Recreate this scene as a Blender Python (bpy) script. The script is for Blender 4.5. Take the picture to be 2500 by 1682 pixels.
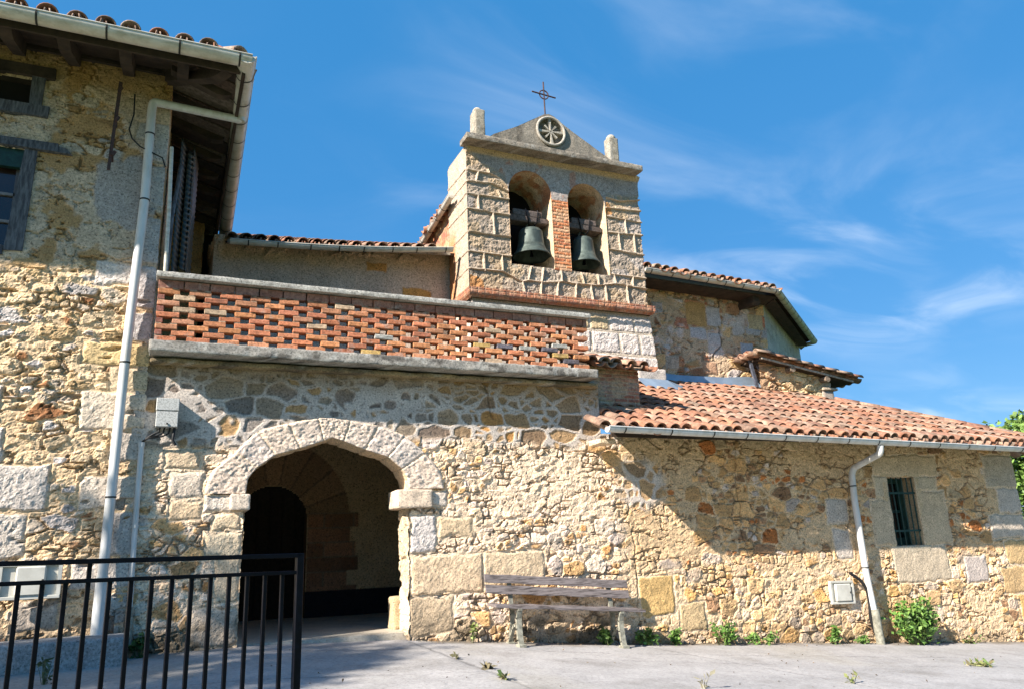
import bpy, bmesh, math, random
import numpy as np
from mathutils import Vector, Matrix

random.seed(7)
C = bpy.context.scene.collection
S = bpy.context.scene
for o in list(bpy.data.objects): bpy.data.objects.remove(o)

# ------------------------------------------------------------------ camera, sky, sun, exposure
# metres; the camera is the origin of height, X runs along the church front, Y away from the camera
cam_d = bpy.data.cameras.new('camera'); cam = bpy.data.objects.new('camera', cam_d); C.objects.link(cam)
cam_d.sensor_width = 36.0; cam_d.lens = 1869.36/2500*36; cam_d.clip_end = 2000; cam_d.clip_start = .05
R = Matrix(((0.9136533, -0.0715152, -0.4001540), (-0.4047749, -0.2505079, -0.8794334), (-0.0373489, 0.9654695, -0.2578250)))
cam.matrix_world = R.to_4x4()
S.camera = cam

SUN = Vector((2.7, 1.0, -1.96)).normalized()          # direction the light travels
EL = math.asin(-SUN.z); AZ = math.atan2(-SUN.x, -SUN.y)
w = bpy.data.worlds.new('World'); S.world = w; w.use_nodes = True
nt = w.node_tree; N = nt.nodes; Lk = nt.links
bg = N['Background']; bg.inputs['Strength'].default_value = .088
sky = N.new('ShaderNodeTexSky'); sky.sky_type = 'NISHITA'; sky.sun_disc = False
sky.sun_elevation = EL; sky.sun_rotation = AZ; sky.air_density = 1.0; sky.dust_density = .4; sky.ozone_density = 2.5
def wn(t, **k):
    n = N.new(t)
    for a, b in k.items(): setattr(n, a, b)
    return n
def wmath(op, a, b=None, c=None):
    n = wn('ShaderNodeMath', operation=op)
    for i, v in enumerate((a, b, c)):
        if v is None: continue
        if isinstance(v, (int, float)): n.inputs[i].default_value = v
        else: Lk.new(v, n.inputs[i])
    return n.outputs[0]
tc = wn('ShaderNodeTexCoord')
hs = wn('ShaderNodeHueSaturation'); hs.inputs['Saturation'].default_value = 1.1; hs.inputs['Value'].default_value = 1.0
evn = wn('ShaderNodeMix', data_type='RGBA'); evn.inputs[0].default_value = .72; evn.inputs[7].default_value = (.42, 1.62, 3.5, 1)
Lk.new(sky.outputs[0], evn.inputs[6]); Lk.new(evn.outputs[2], hs.inputs['Color'])
# high thin cirrus: noise stretched along the wind on a flat layer overhead
sep = wn('ShaderNodeSeparateXYZ'); Lk.new(tc.outputs['Generated'], sep.inputs[0])
zz = wmath('MAXIMUM', wmath('ADD', sep.outputs[2], .12), .05)
cx = wmath('DIVIDE', sep.outputs[0], zz); cy = wmath('DIVIDE', sep.outputs[1], zz)
comb = wn('ShaderNodeCombineXYZ'); Lk.new(cx, comb.inputs[0]); Lk.new(cy, comb.inputs[1])
mp = wn('ShaderNodeMapping'); mp.inputs['Rotation'].default_value = (0, 0, math.radians(-38)); mp.inputs['Scale'].default_value = (.75, 1.5, 1)
Lk.new(comb.outputs[0], mp.inputs[0])
n1 = wn('ShaderNodeTexNoise'); n1.inputs['Scale'].default_value = 2.1; n1.inputs['Detail'].default_value = 9; n1.inputs['Roughness'].default_value = .52; n1.inputs['Distortion'].default_value = .8
Lk.new(mp.outputs[0], n1.inputs['Vector'])
n2 = wn('ShaderNodeTexNoise'); n2.inputs['Scale'].default_value = .55; n2.inputs['Detail'].default_value = 3
Lk.new(comb.outputs[0], n2.inputs['Vector'])
def dotmask(v, lo, hi):
    d = wn('ShaderNodeVectorMath', operation='DOT_PRODUCT'); Lk.new(tc.outputs['Generated'], d.inputs[0])
    d.inputs[1].default_value = Vector(v).normalized()
    m = wn('ShaderNodeMapRange', interpolation_type='SMOOTHSTEP'); Lk.new(d.outputs['Value'], m.inputs[0])
    m.inputs[1].default_value = lo; m.inputs[2].default_value = hi
    return m.outputs[0]
cm = wn('ShaderNodeMapRange', interpolation_type='SMOOTHSTEP'); Lk.new(n1.outputs[0], cm.inputs[0]); cm.inputs[1].default_value = .40; cm.inputs[2].default_value = .82
cm2 = wn('ShaderNodeMapRange', interpolation_type='SMOOTHSTEP'); Lk.new(n2.outputs[0], cm2.inputs[0]); cm2.inputs[1].default_value = .36; cm2.inputs[2].default_value = .62
cl = wmath('MULTIPLY', cm.outputs[0], cm2.outputs[0])
cl = wmath('MULTIPLY', cl, wmath('ADD', wmath('MULTIPLY', dotmask((1.15, 1.0, .62), .80, .99), .95), .05))
cl = wmath('MINIMUM', wmath('MULTIPLY', cl, .42), .40)
mix = wn('ShaderNodeMix', data_type='RGBA'); Lk.new(cl, mix.inputs[0]); Lk.new(hs.outputs[0], mix.inputs[6]); mix.inputs[7].default_value = (6.2, 6.6, 7.0, 1)
Lk.new(mix.outputs[2], bg.inputs['Color'])

sd = bpy.data.lights.new('sun', 'SUN'); sun = bpy.data.objects.new('sun', sd); C.objects.link(sun)
sd.energy = 5.0; sd.angle = math.radians(.53); sd.color = (1.0, .915, .81)
sun.rotation_euler = SUN.to_track_quat('-Z', 'Y').to_euler(); sun.location = (-20, -8, 20)
S.view_settings.view_transform = 'Standard'; S.view_settings.look = 'None'; S.view_settings.gamma = 1
S.view_settings.exposure = 1.25
S.cycles.max_bounces = 8; S.cycles.diffuse_bounces = 4

# ------------------------------------------------------------------ numpy noise
def hsh(i, j, s):
    a = (i.astype(np.int64)*374761393 + j.astype(np.int64)*668265263 + s*974634181) & 0xffffffff
    a = ((a ^ (a >> 13))*1274126177) & 0xffffffff
    a = ((a ^ (a >> 16))*2246822519) & 0xffffffff
    return ((a ^ (a >> 15)) & 0xffffff)/16777216.0
def vn(x, y, s=0):
    xi = np.floor(x); yi = np.floor(y); fx = x-xi; fy = y-yi
    fx = fx*fx*(3-2*fx); fy = fy*fy*(3-2*fy)
    a = hsh(xi, yi, s); b = hsh(xi+1, yi, s); c = hsh(xi, yi+1, s); d = hsh(xi+1, yi+1, s)
    return (a*(1-fx)+b*fx)*(1-fy)+(c*(1-fx)+d*fx)*fy
def fbm(x, y, s=0, o=4, g=.5):
    t = 0; a = 1.; n = 0
    for k in range(o):
        t = t+a*vn(x*2**k+k*17.3, y*2**k-k*9.1, s+k*31); n += a; a *= g
    return t/n
def ss(a, b, x):
    t = np.clip((x-a)/(b-a), 0, 1); return t*t*(3-2*t)
def voro(x, y, s, jit=.85, p=2.6, loc=False):
    xi = np.floor(x); yi = np.floor(y)
    d1 = np.full(x.shape, 9.); d2 = np.full(x.shape, 9.); idx = np.zeros(x.shape); idy = np.zeros(x.shape); lx = np.zeros(x.shape); ly = np.zeros(x.shape)
    for oy in (-1, 0, 1):
        for ox in (-1, 0, 1):
            cx = xi+ox; cy = yi+oy
            px = cx+.5+(hsh(cx, cy, s)-.5)*jit+.5*(np.mod(cy, 2)-.5)*.6; py = cy+.5+(hsh(cx, cy, s+5)-.5)*jit*.8
            d = (np.abs(x-px)**p+np.abs(y-py)**p)**(1/p)
            n = d < d1
            d2 = np.where(n, d1, np.minimum(d2, d)); idx = np.where(n, cx, idx); idy = np.where(n, cy, idy); lx = np.where(n, x-px, lx); ly = np.where(n, y-py, ly); d1 = np.where(n, d, d1)
    return (idx, idy, d1, d2, lx, ly) if loc else (idx, idy, d1, d2)
def crag(x, y, s):
    x = x+.35*(vn(x*1.7, y*1.7, s+3)-.5); t = 0; a = 1.; n = 0
    for k in range(4):
        t = t+a*(1-np.abs(2*vn(x*2**k+k*7.7, y*2**k+k*3.3, s+k*13)-1)); n += a; a *= .6
    return t/n
def chips(u, z, sx, sz, s):
    """broken facets: every cell is a plane with its own tilt"""
    x = u/sx+.5*(vn(u*9, z*9, s+2)-.5); y = z/sz+.5*(vn(u*9+30, z*9, s+4)-.5)
    i, j, a, b, lx, ly = voro(x, y, s, .95, 2.0, True)
    return (hsh(i, j, s+6)-.5)*2*lx+(hsh(i, j, s+7)-.5)*2*ly+.6*(hsh(i, j, s+8)-.5)
def pick(hv, pal):
    ws = np.array([q[0] for q in pal], float); cs = np.cumsum(ws/ws.sum()); cols = np.array([q[1] for q in pal])
    return cols[np.minimum(np.searchsorted(cs, hv), len(pal)-1)]
def lerp(a, b, t):
    return a*(1-t[..., None])+b*t[..., None]
def rgb(c): return np.array(c, float)

def rubble(u, z, sx, sz, seed, pal, mortar, gap=.10, hgt=.03, split=.45, warp=.05, raised=False, cover=0., cov_sc=1.3, lump=.012):
    """irregular rubble stones in mortar: height and albedo at wall coordinates (u, z)"""
    wu = u+warp*(fbm(u*3, z*3, seed+1)-.5)*2; wz = z+warp*.8*(fbm(u*3+40, z*3, seed+2)-.5)*2
    ia, ja, a1, a2, la, lb = voro(wu/sx, wz/sz, seed, loc=True)
    ib, jb, b1, b2, lc, ld = voro(wu/sx*2.1, wz/sz*1.8, seed+3, loc=True)
    sub = hsh(ia, ja, seed+9) < split
    eA = a2-a1; eB = (b2-b1)*.55
    e = np.where(sub, np.minimum(eA, eB), eA)
    idx = np.where(sub, ib+1000, ia); idy = np.where(sub, jb, ja)
    e = e+(.22 if raised else .12)*(fbm(u*(8 if raised else 14), z*(8 if raised else 14), seed+4, 3)-.5)
    m = ss(gap*.55, gap*1.25, e)
    if cover > 0:
        cv = fbm(u*cov_sc, z*cov_sc*1.3, seed+6, 4)+.25*(hsh(idx, idy, seed+7)-.5)
        m = m*(1-ss(1-cover-.05, 1-cover+.03, cv*1.35-.17))
    hv = hsh(idx, idy, seed+11); tone = .72+.56*hsh(idx, idy, seed+12)
    sc = pick(hv, pal)*tone[..., None]
    sc = sc*(.80+.4*fbm(u*16, z*16, seed+13, 3))[..., None]
    mc = rgb(mortar)*(.78+.44*fbm(u*9, z*9, seed+14, 4))[..., None]
    rough = .40*(fbm(u*18, z*18, seed+15, 4, .66)-.5)+.35*(crag(u*15, z*20, seed+18)-.5)+.38*chips(u, z, .10, .06, seed+23)
    if raised:
        h = (1-m)*hgt + m*(rough*lump*1.6+.010*(hsh(idx, idy, seed+16)-.5))
    else:
        tx = (hsh(idx, idy, seed+19)-.5); tz = (hsh(idx, idy, seed+20)-.5)   # each stone face sits at its own tilt
        h = m*(hgt*.7+hgt*1.0*(hsh(idx, idy, seed+16)-.5)+hgt*2.6*(tx*np.where(sub, lc*.7, la)+tz*np.where(sub, ld*.7, lb))) + rough*lump*3.2 + .007*(fbm(u*4, z*4, seed+17, 2)-.5)
        hole = (1-ss(.02, .08, e-.02))*ss(.52, .62, fbm(u*5, z*6.5, seed+21, 3))*(.35+.65*m if False else 1)
        pit = ss(.72, .80, fbm(u*13, z*17, seed+22, 3, .6)); hole = np.maximum(hole, pit)
        h = h-.024*hole; mc = mc*(1-.45*hole)[..., None]; sc = sc*(1-.30*hole)[..., None]
    return h, lerp(mc, sc, m), m

def blocks(h, col, u, z, lst, seed, jw=.020, rag=.034, jc=None):
    """dressed blocks laid over a rubble field: (u0,u1,z0,z1,colour,proud[,pit])"""
    for k, b in enumerate(lst):
        u0, u1, z0, z1, c, proud = b[:6]; pit = b[6] if len(b) > 6 else .006
        nz = rag*(fbm(u*7+k*3.1, z*7, seed+k, 3)-.5)*2
        d = np.minimum(np.minimum(u-u0, u1-u), np.minimum(z-z0, z1-z))+nz
        if (d > -.05).sum() == 0: continue
        m = ss(0, .018, d)
        r = (u1-u0)+(z1-z0)
        hh = proud*.45+pit*(fbm(u*26, z*26, seed+k+50, 3, .7)-.5)*2+.014*(fbm(u*5, z*5, seed+k+9, 2)-.5)-.008*(1-ss(.0, .035, d))
        cc = rgb(c)*(.78+.44*fbm(u*13+k, z*13, seed+k+70, 4))[..., None]
        g = ss(-jw*1.2, -.004, d)
        if jc is not None: col = lerp(col, rgb(jc)*np.ones_like(col), g*(1-m))
        h = h*(1-g)+(-.004)*g*(1-m)+hh*m*g
        col = lerp(col, cc, m)
    return h, col

# ------------------------------------------------------------------ mesh helpers
def mesh_np(name, V, F, cols=None, smooth=True):
    me = bpy.data.meshes.new(name)
    F = np.asarray(F, np.int32); nf, k = F.shape
    me.vertices.add(len(V)); me.vertices.foreach_set('co', np.asarray(V, np.float32).ravel())
    me.loops.add(nf*k); me.loops.foreach_set('vertex_index', F.ravel())
    me.polygons.add(nf); me.polygons.foreach_set('loop_start', np.arange(0, nf*k, k, dtype=np.int32))
    me.polygons.foreach_set('loop_total', np.full(nf, k, np.int32))
    me.polygons.foreach_set('use_smooth', np.full(nf, smooth))
    me.update(calc_edges=True)
    if cols is not None:
        a = me.color_attributes.new('Col', 'FLOAT_COLOR', 'POINT')
        a.data.foreach_set('color', np.c_[np.clip(cols, 0, 1), np.ones(len(cols))].astype(np.float32).ravel())
    me.validate()
    return me
BASE = {}
def empty(name, loc, label=None, cat=None, group=None, kind=None):
    o = bpy.data.objects.new(name, None); C.objects.link(o); o.location = loc; o.empty_display_size = .3
    BASE[o] = Vector(loc); tag(o, label, cat, group, kind); return o
def tag(o, label=None, cat=None, group=None, kind=None):
    if label: o['label'] = label
    if cat: o['category'] = cat
    if group: o['group'] = group
    if kind: o['kind'] = kind
    return o
def link(name, me, mat, parent=None, base=None, label=None):
    """vertices come in world metres; the object sits at its thing's base"""
    o = bpy.data.objects.new(name, me); C.objects.link(o)
    if mat is not None: me.materials.append(mat)
    if parent is not None:
        b = BASE[parent]; me.transform(Matrix.Translation(-b)); o.parent = parent; BASE[o] = b
    else:
        b = Vector(base or (0, 0, 0)); me.transform(Matrix.Translation(-b)); o.location = b; BASE[o] = b
    if label: o['label'] = label
    return o

class MB:
    """collects primitives (with a colour each) into one mesh"""
    def __init__(s): s.v = []; s.f = []; s.c = []; s.smooth = []
    def add(s, V, F, col=(.5, .5, .5), sm=False):
        n = len(s.v); s.v += [tuple(p) for p in V]; s.f += [tuple(i+n for i in q) for q in F]
        s.c += [tuple(col)]*len(V); s.smooth += [sm]*len(F); return s
    def box(s, x0, x1, y0, y1, z0, z1, col=(.5, .5, .5), M=None, b=0., j=0.):
        if b:
            b = min(b, .45*min(x1-x0, y1-y0, z1-z0)); V = []
            for sx in (0, 1):
                for sy in (0, 1):
                    for sz in (0, 1):
                        X = (x0, x1)[sx]; Y = (y0, y1)[sy]; Z = (z0, z1)[sz]
                        ix = b*(1-2*sx); iy = b*(1-2*sy); iz = b*(1-2*sz)
                        V += [(X, Y+iy, Z+iz), (X+ix, Y, Z+iz), (X+ix, Y+iy, Z)]
            idx = lambda sx, sy, sz, k: (sx*4+sy*2+sz)*3+k
            F = []
            for k, (a, c) in enumerate(((1, 2), (0, 2), (0, 1))):
                for q in (0, 1):
                    def g(p, r):
                        t = [0, 0, 0]; t[k] = q; t[a] = p; t[c] = r; return idx(*t, k)
                    F.append((g(0, 0), g(1, 0), g(1, 1), g(0, 1)))
            for k in range(3):
                a, c = [t for t in range(3) if t != k]
                for p in (0, 1):
                    for r in (0, 1):
                        def g(q, which):
                            t = [0, 0, 0]; t[k] = q; t[a] = p; t[c] = r; return idx(*t, which)
                        F.append((g(0, a), g(1, a), g(1, c), g(0, c)))
            for n in range(8): F.append((n*3, n*3+1, n*3+2))
        else:
            V = [(x, y, z) for x in (x0, x1) for y in (y0, y1) for z in (z0, z1)]
            F = [(0, 1, 3, 2), (4, 6, 7, 5), (0, 4, 5, 1), (2, 3, 7, 6), (0, 2, 6, 4), (1, 5, 7, 3)]
        if j: V = [(p[0]+random.uniform(-j, j), p[1]+random.uniform(-j, j), p[2]+random.uniform(-j, j)) for p in V]
        if M is not None: V = [tuple(M @ Vector(p)) for p in V]
        return s.add(V, F, col)
    def tube(s, pts, r, n=10, col=(.5, .5, .5), cap=True, sm=True):
        pts = [Vector(p) for p in pts]; rs = r if hasattr(r, '__len__') else [r]*len(pts)
        V = []; prev = None
        for i, p in enumerate(pts):
            t = (pts[min(i+1, len(pts)-1)]-pts[max(i-1, 0)]).normalized()
            if prev is None:
                a = t.orthogonal().normalized()
            else:
                a = (prev-t*prev.dot(t)).normalized()
            prev = a; b = t.cross(a)
            V += [p+(a*math.cos(2*math.pi*k/n)+b*math.sin(2*math.pi*k/n))*rs[i] for k in range(n)]
        F = [(i*n+k, i*n+(k+1) % n, (i+1)*n+(k+1) % n, (i+1)*n+k) for i in range(len(pts)-1) for k in range(n)]
        s.add(V, F, col, sm)
        if cap:
            s.add(V[:n], [tuple(range(n))[::-1]], col); s.add(V[-n:], [tuple(range(n))], col)
        return s
    def lathe(s, prof, cx, cy, n=32, col=(.5, .5, .5)):
        V = [(cx+r*math.cos(2*math.pi*k/n), cy+r*math.sin(2*math.pi*k/n), z) for r, z in prof for k in range(n)]
        F = [(i*n+k, i*n+(k+1) % n, (i+1)*n+(k+1) % n, (i+1)*n+k) for i in range(len(prof)-1) for k in range(n)]
        return s.add(V, F, col, True)
    def prism(s, poly, d, col=(.5, .5, .5), M=None):
        """polygon of 3-D points pushed along vector d"""
        n = len(poly); d = Vector(d); V = [Vector(p) for p in poly]+[Vector(p)+d for p in poly]
        if M is not None: V = [M @ p for p in V]
        F = [tuple(range(n))[::-1], tuple(range(n, 2*n))]+[(k, (k+1) % n, n+(k+1) % n, n+k) for k in range(n)]
        return s.add(V, F, col)
    def build(s, name, mat, parent=None, base=None, label=None):
        me = bpy.data.meshes.new(name); me.from_pydata(s.v, [], s.f)
        me.polygons.foreach_set('use_smooth', s.smooth)
        a = me.color_attributes.new('Col', 'FLOAT_COLOR', 'POINT')
        a.data.foreach_set('color', np.c_[np.array(s.c), np.ones(len(s.c))].astype(np.float32).ravel())
        bm = bmesh.new(); bm.from_mesh(me); bmesh.ops.recalc_face_normals(bm, faces=bm.faces); bm.to_mesh(me); bm.free()
        return link(name, me, mat, parent, base, label)

def grid_faces(nu, nv, mask=None):
    i = np.arange(nv*nu).reshape(nv, nu)
    F = np.stack([i[:-1, :-1], i[:-1, 1:], i[1:, 1:], i[1:, :-1]], -1)
    return F[mask] if mask is not None else F.reshape(-1, 4)
FLAT = False
def patch(name, path, z0, z1, field, res, mat, parent, u0=0., hole=None, warp=None, label=None):
    """a wall that follows a plan path, raised by a masonry field"""
    P = np.array(path, float); seg = np.diff(P, axis=0); L = np.hypot(seg[:, 0], seg[:, 1]); cum = np.r_[0, np.cumsum(L)]
    us = []
    for i in range(len(L)):
        n = max(2, int(round(L[i]/res))); us.append(np.linspace(cum[i], cum[i+1], n+1)[(0 if i == 0 else 1):])
    us = np.concatenate(us); zs = np.linspace(z0, z1, max(2, int(round((z1-z0)/res)))+1)
    nrm = np.c_[seg[:, 1], -seg[:, 0]]/L[:, None]
    def nat(u): return nrm[np.clip(np.searchsorted(cum, u, side='right')-1, 0, len(L)-1)]
    nn = (nat(us-.012)+nat(us+.012)); nn /= np.maximum(np.linalg.norm(nn, axis=1), 1e-6)[:, None]
    X = np.interp(us, cum, P[:, 0]); Y = np.interp(us, cum, P[:, 1])
    U, Z = np.meshgrid(us+u0, zs)
    h, col = field(U, Z)[:2]
    V = np.stack([X[None]+nn[None, :, 0]*h, Y[None]+nn[None, :, 1]*h, Z+0*h], -1)
    if warp: V = warp(V)
    mask = None
    if hole is not None:
        uc = (U[:-1, :-1]+U[1:, 1:])/2; zc = (Z[:-1, :-1]+Z[1:, 1:])/2; mask = ~hole(uc, zc)
    me = mesh_np(name, V.reshape(-1, 3), grid_faces(len(us), len(zs), mask), col.reshape(-1, 3), FLAT)
    return link(name, me, mat, parent, label=label)
def rough_box(mb_list, x0, x1, y0, y1, z0, z1, col, amp=.01, res=.03, seed=1, sc=9, tone=.4, rad=.02, stain=0.):
    """a cast or hewn block with worn, wandering faces; appended as numpy grids"""
    ax = [(x0, x1), (y0, y1), (z0, z1)]
    for k in range(3):
        a, b = [t for t in range(3) if t != k]
        na = max(2, int((ax[a][1]-ax[a][0])/res)+1); nb = max(2, int((ax[b][1]-ax[b][0])/res)+1)
        ga, gb = np.meshgrid(np.linspace(*ax[a], na), np.linspace(*ax[b], nb))
        for q in (0, 1):
            V = np.zeros(ga.shape+(3,)); V[..., a] = ga; V[..., b] = gb; V[..., k] = ax[k][q]
            p = V.copy()
            # rounded arrises
            for t in range(3):
                lo, hi = ax[t]; r = min(rad, (hi-lo)*.4)
                others = [o for o in range(3) if o != t]
                near = np.zeros(ga.shape)
                for o in others:
                    near = np.maximum(near, 1-np.clip(np.minimum(p[..., o]-ax[o][0], ax[o][1]-p[..., o])/r, 0, 1))
                atface = np.where(np.abs(p[..., t]-lo) < 1e-6, 1, np.where(np.abs(p[..., t]-hi) < 1e-6, -1, 0))
                V[..., t] += atface*r*.45*near**2
            for t in range(3):
                V[..., t] += amp*2*(fbm(p[..., 0]*sc+p[..., 1]*sc*.7+t*31, p[..., 2]*sc+p[..., 1]*sc*.6, seed+t, 4, .55)-.5)
            n = fbm(p[..., 0]*7+p[..., 1]*5, p[..., 2]*7+p[..., 1]*3, seed+20, 4)
            cc = rgb(col)*(1-tone/2+tone*n)[..., None]
            if stain:
                q3 = fbm(p[..., 0]*4+p[..., 1]*5, p[..., 2]*9+p[..., 1]*3, seed+33, 5, .6); cc = lerp(cc, rgb((.085, .075, .065))*np.ones_like(cc), stain*ss(.50, .62, q3))
                q4 = fbm(p[..., 0]*11+p[..., 1]*7, p[..., 2]*11, seed+44, 3); cc = lerp(cc, rgb((.55, .54, .50))*np.ones_like(cc), stain*.6*ss(.60, .70, q4))
            F = grid_faces(na, nb)
            if (q == 1) != (k == 1): pass
            else: F = F[:, ::-1]
            mb_list.append((V.reshape(-1, 3), F, cc.reshape(-1, 3)))
    return mb_list
def join_np(lst, name, mat, parent=None, base=None, label=None):
    V = []; F = []; K = []; n = 0
    for v, f, c in lst:
        V.append(v); F.append(np.asarray(f)+n); K.append(c); n += len(v)
    return link(name, mesh_np(name, np.concatenate(V), np.concatenate(F), np.concatenate(K)), mat, parent, base, label)
def copy_part(o, parent):
    c = o.copy(); C.objects.link(c); c.parent = parent; BASE[c] = BASE[o]
    return c
def copy_tree(o, loc, label=None):
    r = o.copy(); C.objects.link(r); r.location = loc
    if label: r['label'] = label
    for ch in list(o.children):
        c = ch.copy(); C.objects.link(c); c.parent = r
        for g in list(ch.children):
            d = g.copy(); C.objects.link(d); d.parent = c
    return r

# ------------------------------------------------------------------ materials
def new_mat(name):
    m = bpy.data.materials.new(name); m.use_nodes = True
    return m, m.node_tree.nodes, m.node_tree.links, m.node_tree.nodes['Principled BSDF']
def mat_col(name, rough=.9, vary=.35, scale=38., bump=.6, bdist=.006, spec=.25, bscale=120., metal=0., tint=None, pits=0., blots=()):
    """albedo from the mesh's own colours, with fine grain and grain bump in world space"""
    m, n, l, b = new_mat(name)
    at = n.new('ShaderNodeAttribute'); at.attribute_name = 'Col'
    g = n.new('ShaderNodeNewGeometry')
    a = n.new('ShaderNodeTexNoise'); a.inputs['Scale'].default_value = scale; a.inputs['Detail'].default_value = 6; a.inputs['Roughness'].default_value = .65
    l.new(g.outputs['Position'], a.inputs['Vector'])
    mr = n.new('ShaderNodeMapRange'); l.new(a.outputs[0], mr.inputs[0]); mr.inputs[1].default_value = .34; mr.inputs[2].default_value = .66
    mr.inputs[3].default_value = 1-vary; mr.inputs[4].default_value = 1+vary*.7
    mx = n.new('ShaderNodeMix'); mx.data_type = 'RGBA'; mx.blend_type = 'MULTIPLY'; mx.inputs[0].default_value = 1
    l.new(at.outputs['Color'], mx.inputs[6]); l.new(mr.outputs[0], mx.inputs[7]); out = mx.outputs[2]
    if tint:
        tn = n.new('ShaderNodeMix'); tn.data_type = 'RGBA'; tn.blend_type = 'MULTIPLY'; tn.inputs[0].default_value = 1; l.new(out, tn.inputs[6]); tn.inputs[7].default_value = (*tint, 1); out = tn.outputs[2]
    for (bc, bs, lo, hi, am) in blots:   # lichen, soot, salts: patches with a shape of their own
        bn = n.new('ShaderNodeTexNoise'); bn.inputs['Scale'].default_value = bs; bn.inputs['Detail'].default_value = 7; bn.inputs['Roughness'].default_value = .68; l.new(g.outputs['Position'], bn.inputs['Vector'])
        bm_ = n.new('ShaderNodeMapRange'); l.new(bn.outputs[0], bm_.inputs[0]); bm_.inputs[1].default_value = lo; bm_.inputs[2].default_value = hi; bm_.inputs[3].default_value = 0; bm_.inputs[4].default_value = am
        bx_ = n.new('ShaderNodeMix'); bx_.data_type = 'RGBA'; l.new(bm_.outputs[0], bx_.inputs[0]); l.new(out, bx_.inputs[6]); bx_.inputs[7].default_value = (*bc, 1); out = bx_.outputs[2]
    if pits:   # dirt-filled pores
        pn = n.new('ShaderNodeTexNoise'); pn.inputs['Scale'].default_value = 55; pn.inputs['Detail'].default_value = 3; l.new(g.outputs['Position'], pn.inputs['Vector'])
        pm = n.new('ShaderNodeMapRange'); l.new(pn.outputs[0], pm.inputs[0]); pm.inputs[1].default_value = .34; pm.inputs[2].default_value = .42; pm.inputs[3].default_value = 1-pits; pm.inputs[4].default_value = 1
        pk_ = n.new('ShaderNodeMix'); pk_.data_type = 'RGBA'; pk_.blend_type = 'MULTIPLY'; pk_.inputs[0].default_value = 1; l.new(out, pk_.inputs[6]); l.new(pm.outputs[0], pk_.inputs[7]); out = pk_.outputs[2]
    l.new(out, b.inputs['Base Color'])
    b.inputs['Roughness'].default_value = rough; b.inputs['Specular IOR Level'].default_value = spec; b.inputs['Metallic'].default_value = metal
    if bump:
        c = n.new('ShaderNodeTexNoise'); c.inputs['Scale'].default_value = bscale; c.inputs['Detail'].default_value = 5; c.inputs['Roughness'].default_value = .6
        l.new(g.outputs['Position'], c.inputs['Vector'])
        bp = n.new('ShaderNodeBump'); bp.inputs['Strength'].default_value = bump; bp.inputs['Distance'].default_value = bdist
        l.new(c.outputs[0], bp.inputs['Height']); l.new(bp.outputs[0], b.inputs['Normal'])
    return m
def mat_plain(name, c, rough=.5, metal=0., c2=None, scale=12., stretch=(1, 1, 1), bump=0., bscale=60., spec=.4, lo=.4, hi=.65, bdist=.003):
    m, n, l, b = new_mat(name)
    g = n.new('ShaderNodeNewGeometry'); mp_ = n.new('ShaderNodeMapping'); mp_.inputs['Scale'].default_value = stretch
    l.new(g.outputs['Position'], mp_.inputs[0])
    a = n.new('ShaderNodeTexNoise'); a.inputs['Scale'].default_value = scale; a.inputs['Detail'].default_value = 7; a.inputs['Roughness'].default_value = .65
    l.new(mp_.outputs[0], a.inputs['Vector'])
    r = n.new('ShaderNodeValToRGB'); r.color_ramp.elements[0].position = lo; r.color_ramp.elements[1].position = hi
    c2 = c2 or tuple(v*.75 for v in c)
    r.color_ramp.elements[0].color = (*c2, 1); r.color_ramp.elements[1].color = (*c, 1)
    l.new(a.outputs[0], r.inputs[0]); l.new(r.outputs[0], b.inputs['Base Color'])
    b.inputs['Roughness'].default_value = rough; b.inputs['Metallic'].default_value = metal; b.inputs['Specular IOR Level'].default_value = spec
    if bump:
        q = n.new('ShaderNodeTexNoise'); q.inputs['Scale'].default_value = bscale; q.inputs['Detail'].default_value = 5
        l.new(mp_.outputs[0], q.inputs['Vector'])
        bp = n.new('ShaderNodeBump'); bp.inputs['Strength'].default_value = bump; bp.inputs['Distance'].default_value = bdist
        l.new(q.outputs[0], bp.inputs['Height']); l.new(bp.outputs[0], b.inputs['Normal'])
    return m
M_stone = mat_col('rubble masonry', bdist=.009, bump=.9, bscale=95, scale=48, tint=(1.30, 1.18, 1.12), pits=.55)
M_conc = mat_col('weathered concrete', scale=45, vary=.4, bscale=120, bdist=.007, bump=.9, pits=.5, blots=(((.08, .072, .06), 5., .54, .68, .45),))
M_brick = mat_col('fired brick', scale=30, vary=.35, pits=.4, blots=(((.55, .46, .40), 6., .58, .70, .55), ((.10, .065, .05), 4.3, .56, .70, .6)), bscale=140, bdist=.004)
M_tile = mat_col('clay roof tile', rough=.9, scale=13, vary=.42, pits=.35, blots=(((.10, .08, .06), 3.2, .52, .68, .6), ((.46, .42, .33), 7.5, .58, .70, .5)), bscale=110, bdist=.003)
M_wood = mat_col('old timber', rough=.85, scale=26, vary=.5, bscale=70, bdist=.005)
M_leaf = mat_col('leaf', rough=.55, scale=9, vary=.3, bump=0, spec=.4)
M_pave = mat_col('paving concrete', rough=.88, scale=26, vary=.18, bscale=150, bdist=.003, bump=.5, pits=.3, blots=(((.19, .175, .155), 1.3, .52, .70, .5), ((.42, .41, .39), 3.4, .58, .70, .4)))
M_paint = mat_col('painted parts', rough=.45, scale=18, vary=.18, bump=0, spec=.4)
M_pvc = mat_plain('white pvc', (.62, .62, .61), .42, c2=(.50, .485, .45), scale=9, stretch=(1, 1, .3), lo=.36, hi=.56)
M_gut = mat_plain('aged gutter pvc', (.60, .57, .51), .42, c2=(.40, .36, .28), scale=5, stretch=(1, 1, 3), lo=.35, hi=.58)
M_gutsage = mat_plain('sage gutter metal', (.42, .46, .33), .5, c2=(.33, .36, .25), scale=5)
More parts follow.
